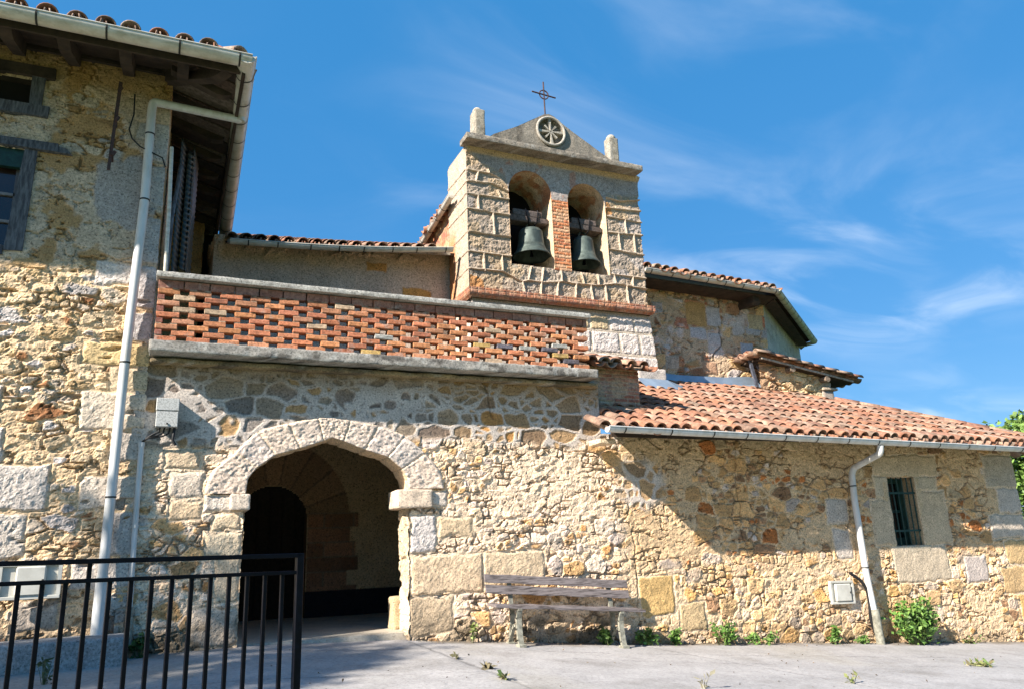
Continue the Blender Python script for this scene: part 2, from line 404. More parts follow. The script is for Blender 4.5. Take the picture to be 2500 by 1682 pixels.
M_iron = mat_plain('black painted iron', (.003, .004, .009), .35, c2=(.002, .002, .004), scale=30, spec=.14, bump=.15, bscale=140)
M_black = mat_plain('black rubber', (.012, .012, .013), .6)
M_strap = mat_plain('dark strap', (.03, .028, .025), .6)
M_rust = mat_plain('rusty iron', (.10, .045, .04), .8, c2=(.04, .03, .03), scale=40)
M_bronze = mat_plain('bell bronze', (.115, .145, .128), .6, metal=.35, c2=(.05, .066, .06), scale=9, stretch=(1, 1, .5), bump=.2, bscale=50)
M_flash = mat_plain('sheet metal flashing', (.33, .42, .52), .38, metal=.35, c2=(.24, .31, .40), scale=4)
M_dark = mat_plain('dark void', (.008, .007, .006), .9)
M_glass = mat_plain('dark glass', (.015, .012, .012), .12, c2=(.03, .018, .016), scale=3, spec=.6)
M_green = mat_plain('green painted wood', (.012, .055, .045), .5, c2=(.008, .03, .026), scale=20)
M_greywood = mat_plain('weathered grey timber', (.15, .155, .17), .8, c2=(.05, .05, .06), scale=14, stretch=(3, 3, .5), bump=.5, bscale=40)
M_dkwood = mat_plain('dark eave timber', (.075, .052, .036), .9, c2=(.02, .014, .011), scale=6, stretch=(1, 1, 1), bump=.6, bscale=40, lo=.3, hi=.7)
M_bench = mat_plain('sun bleached bench board', (.22, .188, .182), .8, c2=(.05, .04, .037), scale=9, stretch=(.6, 5, 7), bump=.6, bscale=24, lo=.36, hi=.56)
M_cast = mat_plain('grey painted casting', (.36, .35, .28), .7, c2=(.17, .165, .13), scale=24, bump=.3, bscale=80)
M_greybox = mat_plain('grey galvanised box', (.50, .50, .48), .55, c2=(.33, .33, .31), scale=70, lo=.45, hi=.5)
M_cab = mat_plain('cream meter cabinet', (.62, .60, .53), .45, c2=(.50, .48, .42), scale=6)

# ------------------------------------------------------------------ ground
def gz(x, y):
    b = np.interp(x, [-60, -2, .7, 2.45, 3.4, 4.9, 5.8, 12.2, 60], [-.79, -.805, -.812, -.885, -.97, -1.105, -1.18, -1.66, -3.2])
    return b+.045*np.minimum(y-8.3, 0)+.02*np.maximum(y-8.3, 0)*0
def gzf(x, y): return float(gz(np.array([x]), np.array([y]))[0])
xs = np.concatenate([np.linspace(-300, -14, 12), np.arange(-13, 40, .5), np.linspace(45, 400, 12)]); ys = np.concatenate([np.linspace(-200, -10, 8), np.arange(-9, 40, 1.), np.linspace(45, 600, 12)])
X, Y = np.meshgrid(xs, ys)
Zt = gz(X, Y)-.10-.04*np.maximum(0, X-13)*.5+.15*(fbm(X*.2, Y*.2, 3)-.5)*(np.abs(X-16) < 60)*(X > 14)
Zt = Zt+16*ss(-14, -60, Y)  # unseen rise added behind the camera to block low sky light
Zt = np.where((X < 13.5) & (Y > 8.2), np.minimum(Zt, -1.0), Zt)
cg = rgb((.09, .13, .035))*(.6+.8*fbm(X*.6, Y*.6, 5))[..., None]
tag(link('ground', mesh_np('ground', np.stack([X, Y, Zt], -1).reshape(-1, 3), grid_faces(len(xs), len(ys)), cg.reshape(-1, 3)), M_leaf), kind='structure')
xs = np.arange(-6, 16.001, .03); ys = np.arange(4.4, 8.5, .03); X, Y = np.meshgrid(xs, ys)
Zp = gz(X, Y)+.006*(fbm(X*1.2, Y*1.2, 8)-.5)
pc = rgb((.375, .36, .35))*(.66+.40*fbm(X*.9, Y*2.2, 9, 5)+.26*fbm(X*6, Y*6, 12, 4))[..., None]
def seam(x0, y0, x1, y1, wd, dk, amp=.02, s=1):
    global pc, Zp
    dx, dy = x1-x0, y1-y0; L2 = dx*dx+dy*dy; t = np.clip(((X-x0)*dx+(Y-y0)*dy)/L2, 0, 1)
    d = np.hypot(X-x0-t*dx, Y-y0-t*dy)+amp*(fbm(X*5, Y*5, 40+s)-.5); m = 1-ss(wd*.4, wd, np.abs(d))
    pc = pc*(1-dk*m)[..., None]; Zp = Zp-.006*m
seam(2.45, 8.2, 2.75, 4.5, .03, .4, .03); seam(5.2, 8.1, 6.4, 4, .03, .25, .05, 2); seam(1.0, 7.95, 9.0, 7.0, .02, .3, .12, 3); seam(3.4, 7.2, 9.5, 6.2, .02, .22, .2, 4); seam(-3, 7.0, 2.6, 6.4, .02, .25, .06, 5)
edge = np.clip(1-(8.32-Y)/.34+1.3*(fbm(X*4, Y*4, 77)-.55), 0, 1)*((X > 2.55) | (X < .7))
pc = lerp(pc, rgb((.17, .135, .09))*np.ones_like(pc)*(.6+.8*fbm(X*14, Y*14, 78))[..., None], np.clip(edge, 0, .85))
moss = ss(.60, .72, fbm(X*.7, Y*.7, 91, 4))*.35
pc = lerp(pc, rgb((.36, .33, .27))*np.ones_like(pc), moss)
tag(link('pavement', mesh_np('pavement', np.stack([X, Y, Zp], -1).reshape(-1, 3), grid_faces(len(xs), len(ys)), pc.reshape(-1, 3)), M_pave), kind='structure')

# ------------------------------------------------------------------ wall fields
CREAM = (.60, .45, .27); OCH = (.50, .27, .09); BRN = (.26, .13, .06); GRY = (.46, .41, .36); RUS = (.40, .16, .05); TAN = (.52, .34, .16); GRAN = (.52, .49, .44); DRK = (.13, .10, .075)
def gbase(u): return np.interp(u, [-60, -2, .7, 2.45, 3.4, 4.9, 5.8, 12.2, 60], [-.79, -.805, -.812, -.885, -.97, -1.105, -1.18, -1.66, -3.2])
front_blocks = [
    (2.47, 3.30, -.44, -.03, (.56, .46, .32), .030), (3.33, 4.08, -.40, -.02, (.55, .46, .32), .026), (2.47, 2.76, 0.0, .40, (.50, .49, .47), .028, .009),
    (2.80, 3.20, .16, .38, (.52, .43, .29), .02), (2.47, 2.95, -.84, -.47, (.47, .39, .27), .012),
    (.50, .73, -.40, .02, (.50, .43, .31), .02), (.40, .73, .05, .26, (.52, .46, .34), .022), (.36, .62, .47, .63, (.54, .51, .45), .02), (.30, .73, -.80, -.44, (.46, .42, .35), .016), (.45, .73, .29, .45, (.55, .47, .33), .025),
    (.02, .34, .62, .86, (.53, .48, .40), .025), (-.02, .30, .90, 1.08, (.50, .42, .30), .025), (.05, .35, .40, .58, (.50, .41, .28), .02),
    (2.72, 2.90, .50, .66, (.52, .49, .43), .02),
    # annex: window surround, quoins
    (9.58, 10.96, .86, 1.17, (.48, .40, .27), .022, .004), (9.56, 9.84, .53, .845, (.45, .41, .31), .02, .004), (9.41, 9.84, -.155, .50, (.46, .40, .29), .022, .004),
    (10.41, 10.90, .64, .845, (.46, .41, .30), .02, .004), (10.41, 11.02, -.17, .625, (.47, .40, .28), .022, .004), (9.72, 10.86, -.68, -.185, (.47, .42, .32), .024, .004),
    (12.05, 12.90, .68, 1.2, (.40, .37, .30), .02), (12.25, 13.0, .28, .66, (.44, .42, .38), .02), (11.95, 13.0, -.12, .25, (.45, .42, .36), .025), (12.2, 13.1, -.52, -.15, (.48, .36, .19), .02), (12.0, 13.1, -.95, -.55, (.46, .34, .18), .02), (12.3, 13.1, -1.4, -.98, (.47, .32, .13), .02),
    (8.55, 8.95, .18, .52, (.42, .40, .36), .012), (8.62, 8.93, -.30, .10, (.43, .41, .37), .008),
    (5.35, 5.85, -.85, -.38, (.47, .34, .15), .02), (5.9, 6.3, -1.05, -.72, (.46, .37, .22), .02), (11.2, 11.7, -.75, -.35, (.44, .41, .38), .02),
]
def f_front(u, z):
    g = gbase(u)
    hA, cA, mA = rubble(u, z, .33, .20, 11, [(4, (.23, .215, .195)), (3, (.26, .225, .175)), (2, (.34, .23, .115)), (1, (.19, .165, .145))], (.46, .445, .415), gap=.15, hgt=.010, split=.5, raised=True, lump=.007, warp=.085, cover=.18, cov_sc=2.2)
    warm = ss(2.3, 3.6, u+.6*(fbm(u*1.5, z*1.5, 70)-.5))
    cA = lerp(cA, cA*rgb((1.22, 1.0, .72)), warm*mA)
    hB, cB, mB = rubble(u, z, .26, .16, 21, [(5, (.60, .49, .34)), (1.8, (.52, .35, .17)), (2.4, (.54, .48, .39)), (1.3, GRY), (.35, (.42, .24, .10)), (.7, (.36, .24, .12))], (.66, .55, .41), gap=.11, hgt=.016, split=.7, cover=.36, lump=.010)
    hC, cC, mC = rubble(u, z, .30, .17, 31, [(4, TAN), (2.2, (.40, .27, .13)), (2, (.29, .18, .10)), (1.2, GRY), (1.2, RUS), (1.3, (.50, .40, .25))], (.53, .41, .255), gap=.11, hgt=.012, split=.6, cover=.48, lump=.008)
    low = ss(-.1, -.5, z+.25*(fbm(u*2, z*2, 71)-.5))
    hD, cD, mD = rubble(u, z, .25, .17, 41, [(4, (.53, .385, .21)), (1.6, (.50, .32, .13)), (2.4, (.49, .42, .33)), (2, (.56, .45, .31)), (.9, (.30, .19, .11))], (.58, .465, .305), gap=.10, hgt=.016, split=.5, cover=.46, lump=.010)
    hC = hC*(1-low)+hD*low; cC = lerp(cC, cD, low)
    # pointed grey patch high on the annex left corner
    pk = ss(.5, .25, np.hypot((u-5.45)/1.0, (z-.75)/.9)+.25*(fbm(u*3, z*3, 72)-.5))
    hC = hC*(1-pk)+hA*pk; cC = lerp(cC, cA*1.05, pk)
    an = ss(5.05, 5.35, u+.25*(fbm(u*2, z*2, 73)-.5))
    edge = 1.13+.10*ss(1.6, 2.2, u)-.03*ss(3, 5, u)
    top = ss(-.06, .06, z-edge+.16*(fbm(u*2.5, z*2.5, 74)-.5))*(1-an)
    h = hB*(1-an)+hC*an; col = lerp(cB, cC, an)
    h = h*(1-top)+hA*top; col = lerp(col, cA, top)
    # brown run-off staining under the ledge
    st = ss(1.62, 1.95, z+.25*(fbm(u*3, z*1.2, 75)-.5))*(1-an)
    col = lerp(col, rgb((.24, .17, .085))*np.ones_like(col)*(.7+.6*fbm(u*8, z*8, 76))[..., None], st*.7)
    h, col = blocks(h, col, u, z, front_blocks, 300, jc=(.58, .50, .37))
    # damp, mossy foot of the wall, with some shade painted in
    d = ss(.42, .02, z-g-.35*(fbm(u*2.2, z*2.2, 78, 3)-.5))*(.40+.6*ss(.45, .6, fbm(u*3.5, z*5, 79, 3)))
    d = d*np.where(u < 5.3, 1., .55)*np.where(u < .8, 1.5, 1.)*(1+.7*ss(3.3, 3.7, u)*ss(5.3, 4.9, u))  # left of the door and behind the bench, extra dark stands for shade
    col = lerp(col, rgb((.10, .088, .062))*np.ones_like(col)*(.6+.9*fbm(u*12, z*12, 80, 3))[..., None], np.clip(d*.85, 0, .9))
    h = h+d*.012*(fbm(u*11, z*11, 81, 3)-.5)*2
    # hairline cracks
    for (x0, z0, x1, z1, s) in ((7.05, 1.3, 7.0, .0, 1), (5.30, .2, 5.32, -1.1, 2), (3.4, 1.9, 3.5, 1.5, 3)):
        xx = x0+(x1-x0)*(z-z0)/(z1-z0)+.10*(fbm(z*5, z*0+s, 82+s, 4)-.5)
        m = (1-ss(.004, .016, np.abs(u-xx)))*(z < max(z0, z1))*(z > min(z0, z1))
        col = col*(1-.35*m)[..., None]; h = h-.012*m
    return h, col

house_blocks = [
    (-.84, -.20, 1.90, 2.14, (.55, .44, .24), .03), (-.58, -.2, 1.64, 1.88, (.48, .42, .30), .02), (-.80, -.20, 1.26, 1.63, (.56, .51, .42), .035, .008), (-.52, -.2, .95, 1.24, (.44, .42, .38), .02), (-.73, -.20, .50, .82, (.53, .49, .42), .03, .008), (-.45, -.2, .08, .48, (.44, .42, .39), .025), (-.75, -.2, -.22, .06, (.50, .48, .44), .02), (-.5, -.2, -.6, -.24, (.46, .44, .40), .02),
    (-2.5, -1.44, 1.30, 1.66, (.50, .49, .46), .03, .009), (-2.5, -1.38, .94, 1.27, (.50, .48, .44), .03, .009), (-2.5, -1.00, .50, .92, (.51, .49, .45), .035, .010), (-2.5, -1.12, .09, .48, (.49, .47, .42), .03, .010),
    (-.80, -.42, 2.72, 2.96, (.52, .50, .47), .02, .009), (-.42, -.2, 2.5, 2.95, (.42, .42, .43), .02), (-.45, -.2, 2.16, 2.46, (.40, .41, .42), .02), (-.42, -.2, 3.0, 3.5, (.40, .40, .40), .015), (-.42, -.2, 4.15, 4.6, (.43, .42, .40), .02), (-.42, -.2, 3.62, 4.1, (.40, .40, .39), .015),
    (-.55, -.45, 4.4, 4.6, (.40, .40, .38), .01),
    (-1.15, -.80, -.55, -.28, (.44, .41, .36), .02), (-2.4, -1.3, -.55, -.28, (.42, .40, .37), .02),
]
def f_house(u, z):
    hA, cA, mA = rubble(u, z, .30, .15, 111, [(3, (.52, .43, .29)), (2, (.48, .43, .35)), (2, (.42, .32, .18)), (.8, BRN), (1.6, (.42, .41, .40))], (.585, .465, .30), gap=.12, hgt=.018, split=.5, cover=.58, lump=.013)
    hB, cB, mB = rubble(u, z, .26, .12, 121, [(2, (.38, .33, .25)), (2, (.30, .20, .10)), (1.5, (.42, .38, .31)), (1, (.30, .30, .29))], (.36, .245, .12), gap=.12, hgt=.005, split=.5, cover=.80, lump=.0032)
    lime = ss(.48, .53, fbm(u*2.6, z*2.2, 131, 5)+.12*ss(3.6, 4.4, z)-.10*ss(4.8, 5.05, z))
    cB = lerp(cB, rgb((.46, .40, .315))*(.75+.5*fbm(u*9, z*9, 132, 4))[..., None], lime*.85); hB = hB+lime*.008
    cem = ss(.20, .17, np.hypot((u+.55)/.75, (z-3.72)/1.0)*.42+.20*(fbm(u*4, z*4, 133, 4)-.5))
    cB = lerp(cB, rgb((.31, .30, .29))*(.85+.3*fbm(u*6, z*6, 134))[..., None], cem); hB = hB*(1-cem)+.012*cem+.004*(fbm(u*9, z*9, 135)-.5)*cem
    rust = ss(4.78, 4.95, z+.2*(fbm(u*3, z*3, 136)-.5))
    cB = lerp(cB, rgb((.33, .20, .07))*(.7+.6*fbm(u*7, z*7, 137))[..., None], rust*.8)
    up = ss(2.75, 2.95, z+.3*(fbm(u*2, z*2, 138)-.5))
    h = hA*(1-up)+hB*up; col = lerp(cA, cB, up)
    h, col = blocks(h, col, u, z, house_blocks, 500, rag=.03)
    # deep missing joints
    hol = ss(.70, .76, fbm(u*3.2, z*7, 139, 3))*(1-up)
    h = h-.035*hol; col = col*(1-.35*hol)[..., None]
    d = ss(.35, 0, z+.66-.25*(fbm(u*3, z*3, 140)-.5))
    col = lerp(col, rgb((.17, .14, .10))*np.ones_like(col), d*.55)
    return h, col

# ================================================================== THE CHURCH
church = empty('church', (3.7, 8.3, -.95), 'old rubble stone church with twin arched bell gable, brick lattice terrace and clay tiled roofs', 'church')
OUT = [(.34, .64), (.40, .86), (.62, 1.06), (.83, 1.29), (1.14, 1.38), (1.45, 1.45), (1.62, 1.458), (1.79, 1.43), (2.11, 1.38), (2.42, 1.28), (2.66, 1.09), (2.84, .87), (2.88, .685)]
INN = [(.745, .64), (.76, .80), (.84, .905), (1.02, 1.04), (1.27, 1.115), (1.52, 1.20), (1.60, 1.235), (1.72, 1.20), (1.96, 1.11), (2.22, 1.035), (2.38, .905), (2.445, .79), (2.46, .685)]
def in_poly(u, z, poly):
    c = np.zeros(u.shape, bool); n = len(poly)
    for i in range(n):
        x0, y0 = poly[i]; x1, y1 = poly[(i+1) % n]
        if y0 == y1: continue
        k = ((y0 > z) != (y1 > z)) & (u < (x1-x0)*(z-y0)/(y1-y0)+x0); c ^= k
    return c
MID = [((a[0]*.75+b[0]*.25), (a[1]*.75+b[1]*.25)) for a, b in zip(OUT, INN)]
door_hole = [(.73, -3), (.73, .64)]+MID+[(2.46, .685), (2.46, -3)]
door_hole = [(.73, -3), (.73, .60), (.73, .64)]+MID+[(2.46, .685), (2.46, -3)]
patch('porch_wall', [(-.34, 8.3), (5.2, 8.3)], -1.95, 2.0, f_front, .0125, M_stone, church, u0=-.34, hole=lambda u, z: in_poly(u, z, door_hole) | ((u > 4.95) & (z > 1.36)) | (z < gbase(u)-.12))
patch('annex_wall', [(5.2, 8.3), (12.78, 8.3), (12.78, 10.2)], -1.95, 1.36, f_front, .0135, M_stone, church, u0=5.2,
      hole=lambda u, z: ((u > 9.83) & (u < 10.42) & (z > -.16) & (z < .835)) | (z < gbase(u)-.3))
# porch side above the annex roof
patch('porch_side_wall', [(4.95, 8.3), (4.95, 10.4)], 1.0, 2.0, lambda u, z: f_front(u+5-4.95+.0, z), .02, M_stone, church, u0=4.4)
# jambs of the doorway
def f_jamb(u, z):
    h, c, m = rubble(u, z, .5, .42, 61, [(3, (.58, .50, .36)), (2, (.60, .52, .38))], (.55, .47, .33), gap=.05, hgt=.012, split=0, lump=.010); return h, c
patch('door_jamb', [(.73, 8.295), (.73, 8.68)], -.85, .66, f_jamb, .015, M_stone, church)
patch('door_jamb', [(2.46, 8.68), (2.46, 8.295)], -.9, .68, f_jamb, .015, M_stone, church)
# voussoir ring: soffit strip then face strip
def arch_ring():
    O = np.array(OUT); I = np.array(INN); n = len(O); t = np.linspace(0, n-1, 300); k = np.arange(n)
    def smooth_poly(P):
        x = np.interp(t, k, P[:, 0]); y = np.interp(t, k, P[:, 1])
        ker = np.hanning(13); ker /= ker.sum(); pad = 6
        f = lambda a: np.convolve(np.r_[[a[0]]*pad, a, [a[-1]]*pad], ker, 'valid')
        return np.c_[f(x), f(y)]
    o = smooth_poly(O); i = smooth_poly(I); i[150-9:150+9] = np.c_[np.interp(t, k, I[:, 0]), np.interp(t, k, I[:, 1])][150-9:150+9]
    vs = np.concatenate([np.linspace(-1, 0, 22)[:-1], np.linspace(0, 1, 30)])
    T, Vv = np.meshgrid(t, vs); f = np.clip(Vv, 0, 1)
    px = i[None, :, 0]*(1-f)+o[None, :, 0]*f; pz = i[None, :, 1]*(1-f)+o[None, :, 1]*f; py = 8.3+np.clip(-Vv, 0, 1)*.38
    joints = np.array([2, 3, 4, 5, 7, 8, 9, 10.])
    jd = np.min(np.abs(T[..., None]-joints), -1)*.30+.010*(fbm(T*9, Vv*9, 7)-.5); jm = 1-ss(.006, .02, jd)
    a = px*1+0; b = pz+Vv*.2
    h = .028+.013*(fbm(a*32, b*32, 5, 3, .7)-.5)*2+.018*(fbm(a*6, b*6, 6, 2)-.5)-.012*jm
    ed = np.minimum(np.abs(Vv), np.abs(1-Vv)); h = h-.02*(1-ss(0, .08, ed))*(Vv > .5)
    tone = pick(hsh(np.floor(np.searchsorted(joints, T.ravel())).reshape(T.shape).astype(float), T*0, 4), [(1, (.55, .50, .45)), (1, (.52, .47, .41)), (1, (.57, .50, .42)), (1, (.51, .48, .44))])
    tone = np.where((Vv < 0)[..., None], rgb((.56, .47, .33))[None, None], tone)
    col = tone*(.80+.4*fbm(a*14, b*14, 8, 4))[..., None]; jm = np.maximum(jm, ss(.93, .97, Vv+.03*(fbm(a*8, b*8, 17)-.5))); col = lerp(col, rgb((.60, .51, .38))*np.ones_like(col), jm*.7)
    fw = np.clip(Vv*12+1, 0, 1)
    cxm = 1.6; nx = (cxm-i[None, :, 0])*.6; nz = (.2-i[None, :, 1]); ln = np.hypot(nx, nz); nx = nx/ln; nz = nz/ln
    V = np.stack([px+nx*(h-.03)*(1-fw), py-h*fw, pz+nz*(h-.03)*(1-fw)], -1)
    me = mesh_np('arch', V.reshape(-1, 3), grid_faces(len(t), len(vs)), col.reshape(-1, 3)); return link('door_arch', me, M_stone, church)
arch_ring()
# outer edge band closing the ring onto the wall is buried in the rubble; imposts
join_np(rough_box([], .60, .79, 8.235, 8.66, .48, .64, (.55, .50, .42), .008, .015, 3, rad=.012), 'impost', M_stone, church)
join_np(rough_box([], 2.32, 2.72, 8.25, 8.66, .48, .68, (.56, .49, .39), .008, .015, 4, rad=.012), 'impost', M_stone, church)
# interior: back wall with arched door, dado, floor, ceiling, sides
def f_back(u, z):
    n = fbm(u*3, z*3, 401, 4); col = rgb((.46, .36, .22))*(.8+.4*n)[..., None]; h = .006*(n-.5)
    r = np.hypot(u-1.38, np.maximum(z-.52, 0)*.98); th = np.arctan2(z-.52, u-1.38)
    ring = (r < 1.08) & (r > .46) & (z > .55)
    wedge = np.floor(th/(math.pi/9)); e = np.abs(th/(math.pi/9)-np.round(th/(math.pi/9)))
    cw = rgb((.33, .225, .135))*(.8+.4*hsh(wedge, wedge*0, 3))[..., None]; cw = lerp(cw, rgb((.17, .12, .08))*np.ones_like(cw), (e < .05).astype(float))
    col = np.where(ring[..., None], cw, col)
    row = np.floor((z+.8)/.2); off = np.mod(row, 2)*.17; bx = np.floor((u+off)/.42)
    fz = np.abs((z+.8)/.2-np.round((z+.8)/.2))*.2; fu = np.abs((u+off)/.42-np.round((u+off)/.42))*.42
    side = (u > 1.86) & (u < 2.42+.2*hsh(row, row*0, 5)) & (z < .6)
    cs = rgb((.27, .15, .088))*(.6+.8*hsh(bx, row, 6))[..., None]; cs = lerp(cs, rgb((.20, .16, .11))*np.ones_like(cs), ((fz < .008) | (fu < .008)).astype(float))
    col = np.where(side[..., None], cs, col)
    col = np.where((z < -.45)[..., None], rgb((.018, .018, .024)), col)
    return h, col
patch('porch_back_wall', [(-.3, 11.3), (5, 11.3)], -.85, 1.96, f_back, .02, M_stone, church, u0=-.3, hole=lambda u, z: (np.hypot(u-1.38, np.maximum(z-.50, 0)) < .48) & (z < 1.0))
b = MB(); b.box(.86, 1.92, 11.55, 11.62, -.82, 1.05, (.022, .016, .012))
for k in range(6): b.box(.87+k*.172, 1.03+k*.172, 11.53, 11.55, -.8, 1.05, (.025, .017, .012))
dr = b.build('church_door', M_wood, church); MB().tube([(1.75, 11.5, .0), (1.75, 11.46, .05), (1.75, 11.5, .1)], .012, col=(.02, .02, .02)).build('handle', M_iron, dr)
for x in (.85, 1.86):
    b = MB(); b.box(x, x+.05, 11.32, 11.62, -.82, .6, (.2, .12, .07)); b.build('door_reveal', M_stone, church)
join_np(rough_box([], -.3, 4.7, 8.42, 11.6, -1.1, -.803, (.44, .40, .33), .004, .06, 9, sc=4), 'porch_floor', M_pave, church)
for x0, x1, y0 in ((-.28, -.2, 8.69), (4.75, 4.93, 8.33)):
    b = MB(); b.box(x0, x1, y0, 11.29, -.8, 1.95, (.46, .38, .26)); b.build('porch_inner_wall', M_stone, church)
b = MB(); b.box(-.235, 4.93, 8.33, 11.28, 1.98, 2.10, (.35, .31, .25)); b.build('terrace_slab', M_conc, church)
# ledge, brick lattice, coping
join_np(rough_box([], -.245, 4.80, 7.985, 8.40, 2.0, 2.115, (.35, .325, .29), .007, .016, 15, sc=11, tone=.9, rad=.012, stain=.8), 'terrace_ledge', M_conc, church)
join_np(rough_box([], -.235, 4.90, 8.17, 8.36, 1.93, 1.985, (.33, .25, .14), .010, .025, 16, sc=9, tone=.8, stain=.6), 'ledge_moulding', M_conc, church)
join_np(rough_box([], -.235, 4.765, 8.03, 8.29, 2.78, 2.842, (.48, .455, .41), .004, .016, 17, sc=11, tone=.6, rad=.008, stain=.45), 'terrace_coping', M_conc, church)
BR = [(.46, .17, .085), (.48, .20, .10), (.43, .16, .085), (.46, .21, .115), (.40, .15, .085), (.49, .21, .095), (.42, .20, .12), (.45, .18, .095)]
b = MB(); rows = 10; ch = .0615
for r_ in range(rows):
    z = 2.128+r_*ch
    if r_ == rows-1:  # top course coloured darker, painting in the shade under the coping
        x = -.21
        while x < 4.70:
            l_ = .235; c = random.choice([(.36, .17, .12), (.32, .15, .11), (.34, .18, .14)]); b.box(x, min(x+l_, 4.74), 8.105, 8.215, z+.003, z+ch+.028, c, b=.004, j=.002); x += .245
        continue
    k = 0
    x = -.21+(0 if r_ % 2 == 0 else .150)
    if r_ % 2: b.box(-.21, -.145, 8.10, 8.21, z+.004, z+.056, (.3, .12, .09), b=.004, j=.003)
    while x < 4.66:
        rnd = random.random(); c = random.choice(BR)
        if rnd < .025: c = (.50, .33, .12)
        elif rnd < .05: c = (.42, .30, .20)
        elif rnd < .07: c = (.36, .35, .32)
        elif rnd < .08: c = (.12, .11, .13)
        t = random.uniform(.8, 1.15); c = tuple(v*t*1.22 for v in c)
        x1 = min(x+.214+random.uniform(-.012, .006), 4.74); dy = random.uniform(-.007, .007); dz = random.uniform(-.002, .002)
        b.box(x, x1, 8.095+dy, 8.205+dy, z+.005+dz, z+.055+dz, c, b=.005, j=.0028)
        for e in (x+.03, x1-.04):   # mortar beds where bricks overlap
            b.box(e-.026+random.uniform(-.01, .005), e+.030+random.uniform(-.006, .01), 8.103+dy, 8.2, z+.0545, z+.0670, (.36, .25, .17), j=.002)
        x += .296
b.build('brick_lattice', M_brick, church)

# ------------------------------------------------------------------ bell gable
GX0, GX1, GZ0, GZ1, GY = 4.05, 7.30, 3.86, 6.32, 10.4
ribs = [ # raised mortar ribbons (x0,z0,x1,z1)
    (3.0, 5.93, 4.45, 5.90), (3.0, 5.69, 4.05, 5.69), (4.05, 5.70, 4.5, 5.73), (4.5, 5.73, 4.78, 5.62), (3.0, 5.47, 4.78, 5.49), (3.0, 5.25, 4.78, 5.21), (3.0, 4.83, 4.78, 4.83), (3.0, 4.51, 4.78, 4.50), (3.0, 4.19, 4.62, 4.23),
    (4.62, 4.23, 4.95, 4.09), (4.95, 4.09, 5.06, 4.13), (5.06, 4.13, 5.12, 4.36), (4.42, 6.0, 4.44, 5.90), (4.25, 5.90, 4.20, 5.70), (4.45, 5.90, 4.62, 5.84), (4.62, 5.84, 4.78, 5.68), (4.58, 5.62, 4.63, 5.49), (4.23, 5.47, 4.24, 5.24), (4.48, 5.22, 4.50, 4.83), (4.30, 4.51, 4.31, 4.20), (4.61, 4.50, 4.62, 4.24),
    (5.06, 4.13, 5.30, 4.12), (5.30, 4.12, 5.66, 4.17), (5.66, 4.17, 6.04, 4.17), (6.04, 4.17, 6.34, 4.18), (6.34, 4.18, 6.69, 4.25), (6.69, 4.25, 7.3, 4.22),
    (5.34, 4.36, 5.30, 4.13), (5.66, 4.36, 5.67, 4.17), (6.04, 4.36, 6.08, 4.17), (6.35, 4.36, 6.36, 4.19), (6.66, 4.42, 6.70, 4.25), (7.04, 4.41, 7.03, 4.23), (6.60, 4.41, 7.3, 4.41),
    (4.95, 4.09, 4.99, 3.9), (5.29, 4.12, 5.27, 3.9), (5.60, 4.16, 5.56, 3.9), (5.93, 4.17, 5.90, 3.9), (6.20, 4.17, 6.23, 3.9), (6.48, 4.19, 6.50, 3.9), (6.90, 4.23, 6.92, 3.9),
    (6.60, 5.83, 6.9, 5.80), (6.9, 5.80, 7.3, 5.88), (6.60, 5.63, 7.3, 5.67), (6.60, 5.47, 7.3, 5.45), (6.57, 5.17, 7.3, 5.21), (6.60, 4.87, 7.3, 4.84),
    (6.76, 6.02, 6.77, 5.82), (6.95, 6.02, 6.95, 5.81), (6.97, 5.46, 6.99, 5.19), (6.82, 5.18, 6.84, 4.86), (7.13, 5.20, 7.14, 4.85)]
def aL(u, z, g=0.): return ((u > 4.77-g) & (u < 5.555+g) & (z > 4.38) & (z < 5.68)) | ((np.hypot((u-5.1625)/(.393+g), (z-5.66)/(.405+g)) < 1) & (z >= 5.6))
def aR(u, z, g=0.): return ((u > 5.86-g) & (u < 6.595+g) & (z > 4.38) & (z < 5.64)) | ((np.hypot((u-6.2275)/(.368+g), (z-5.62)/(.39+g)) < 1) & (z >= 5.6))
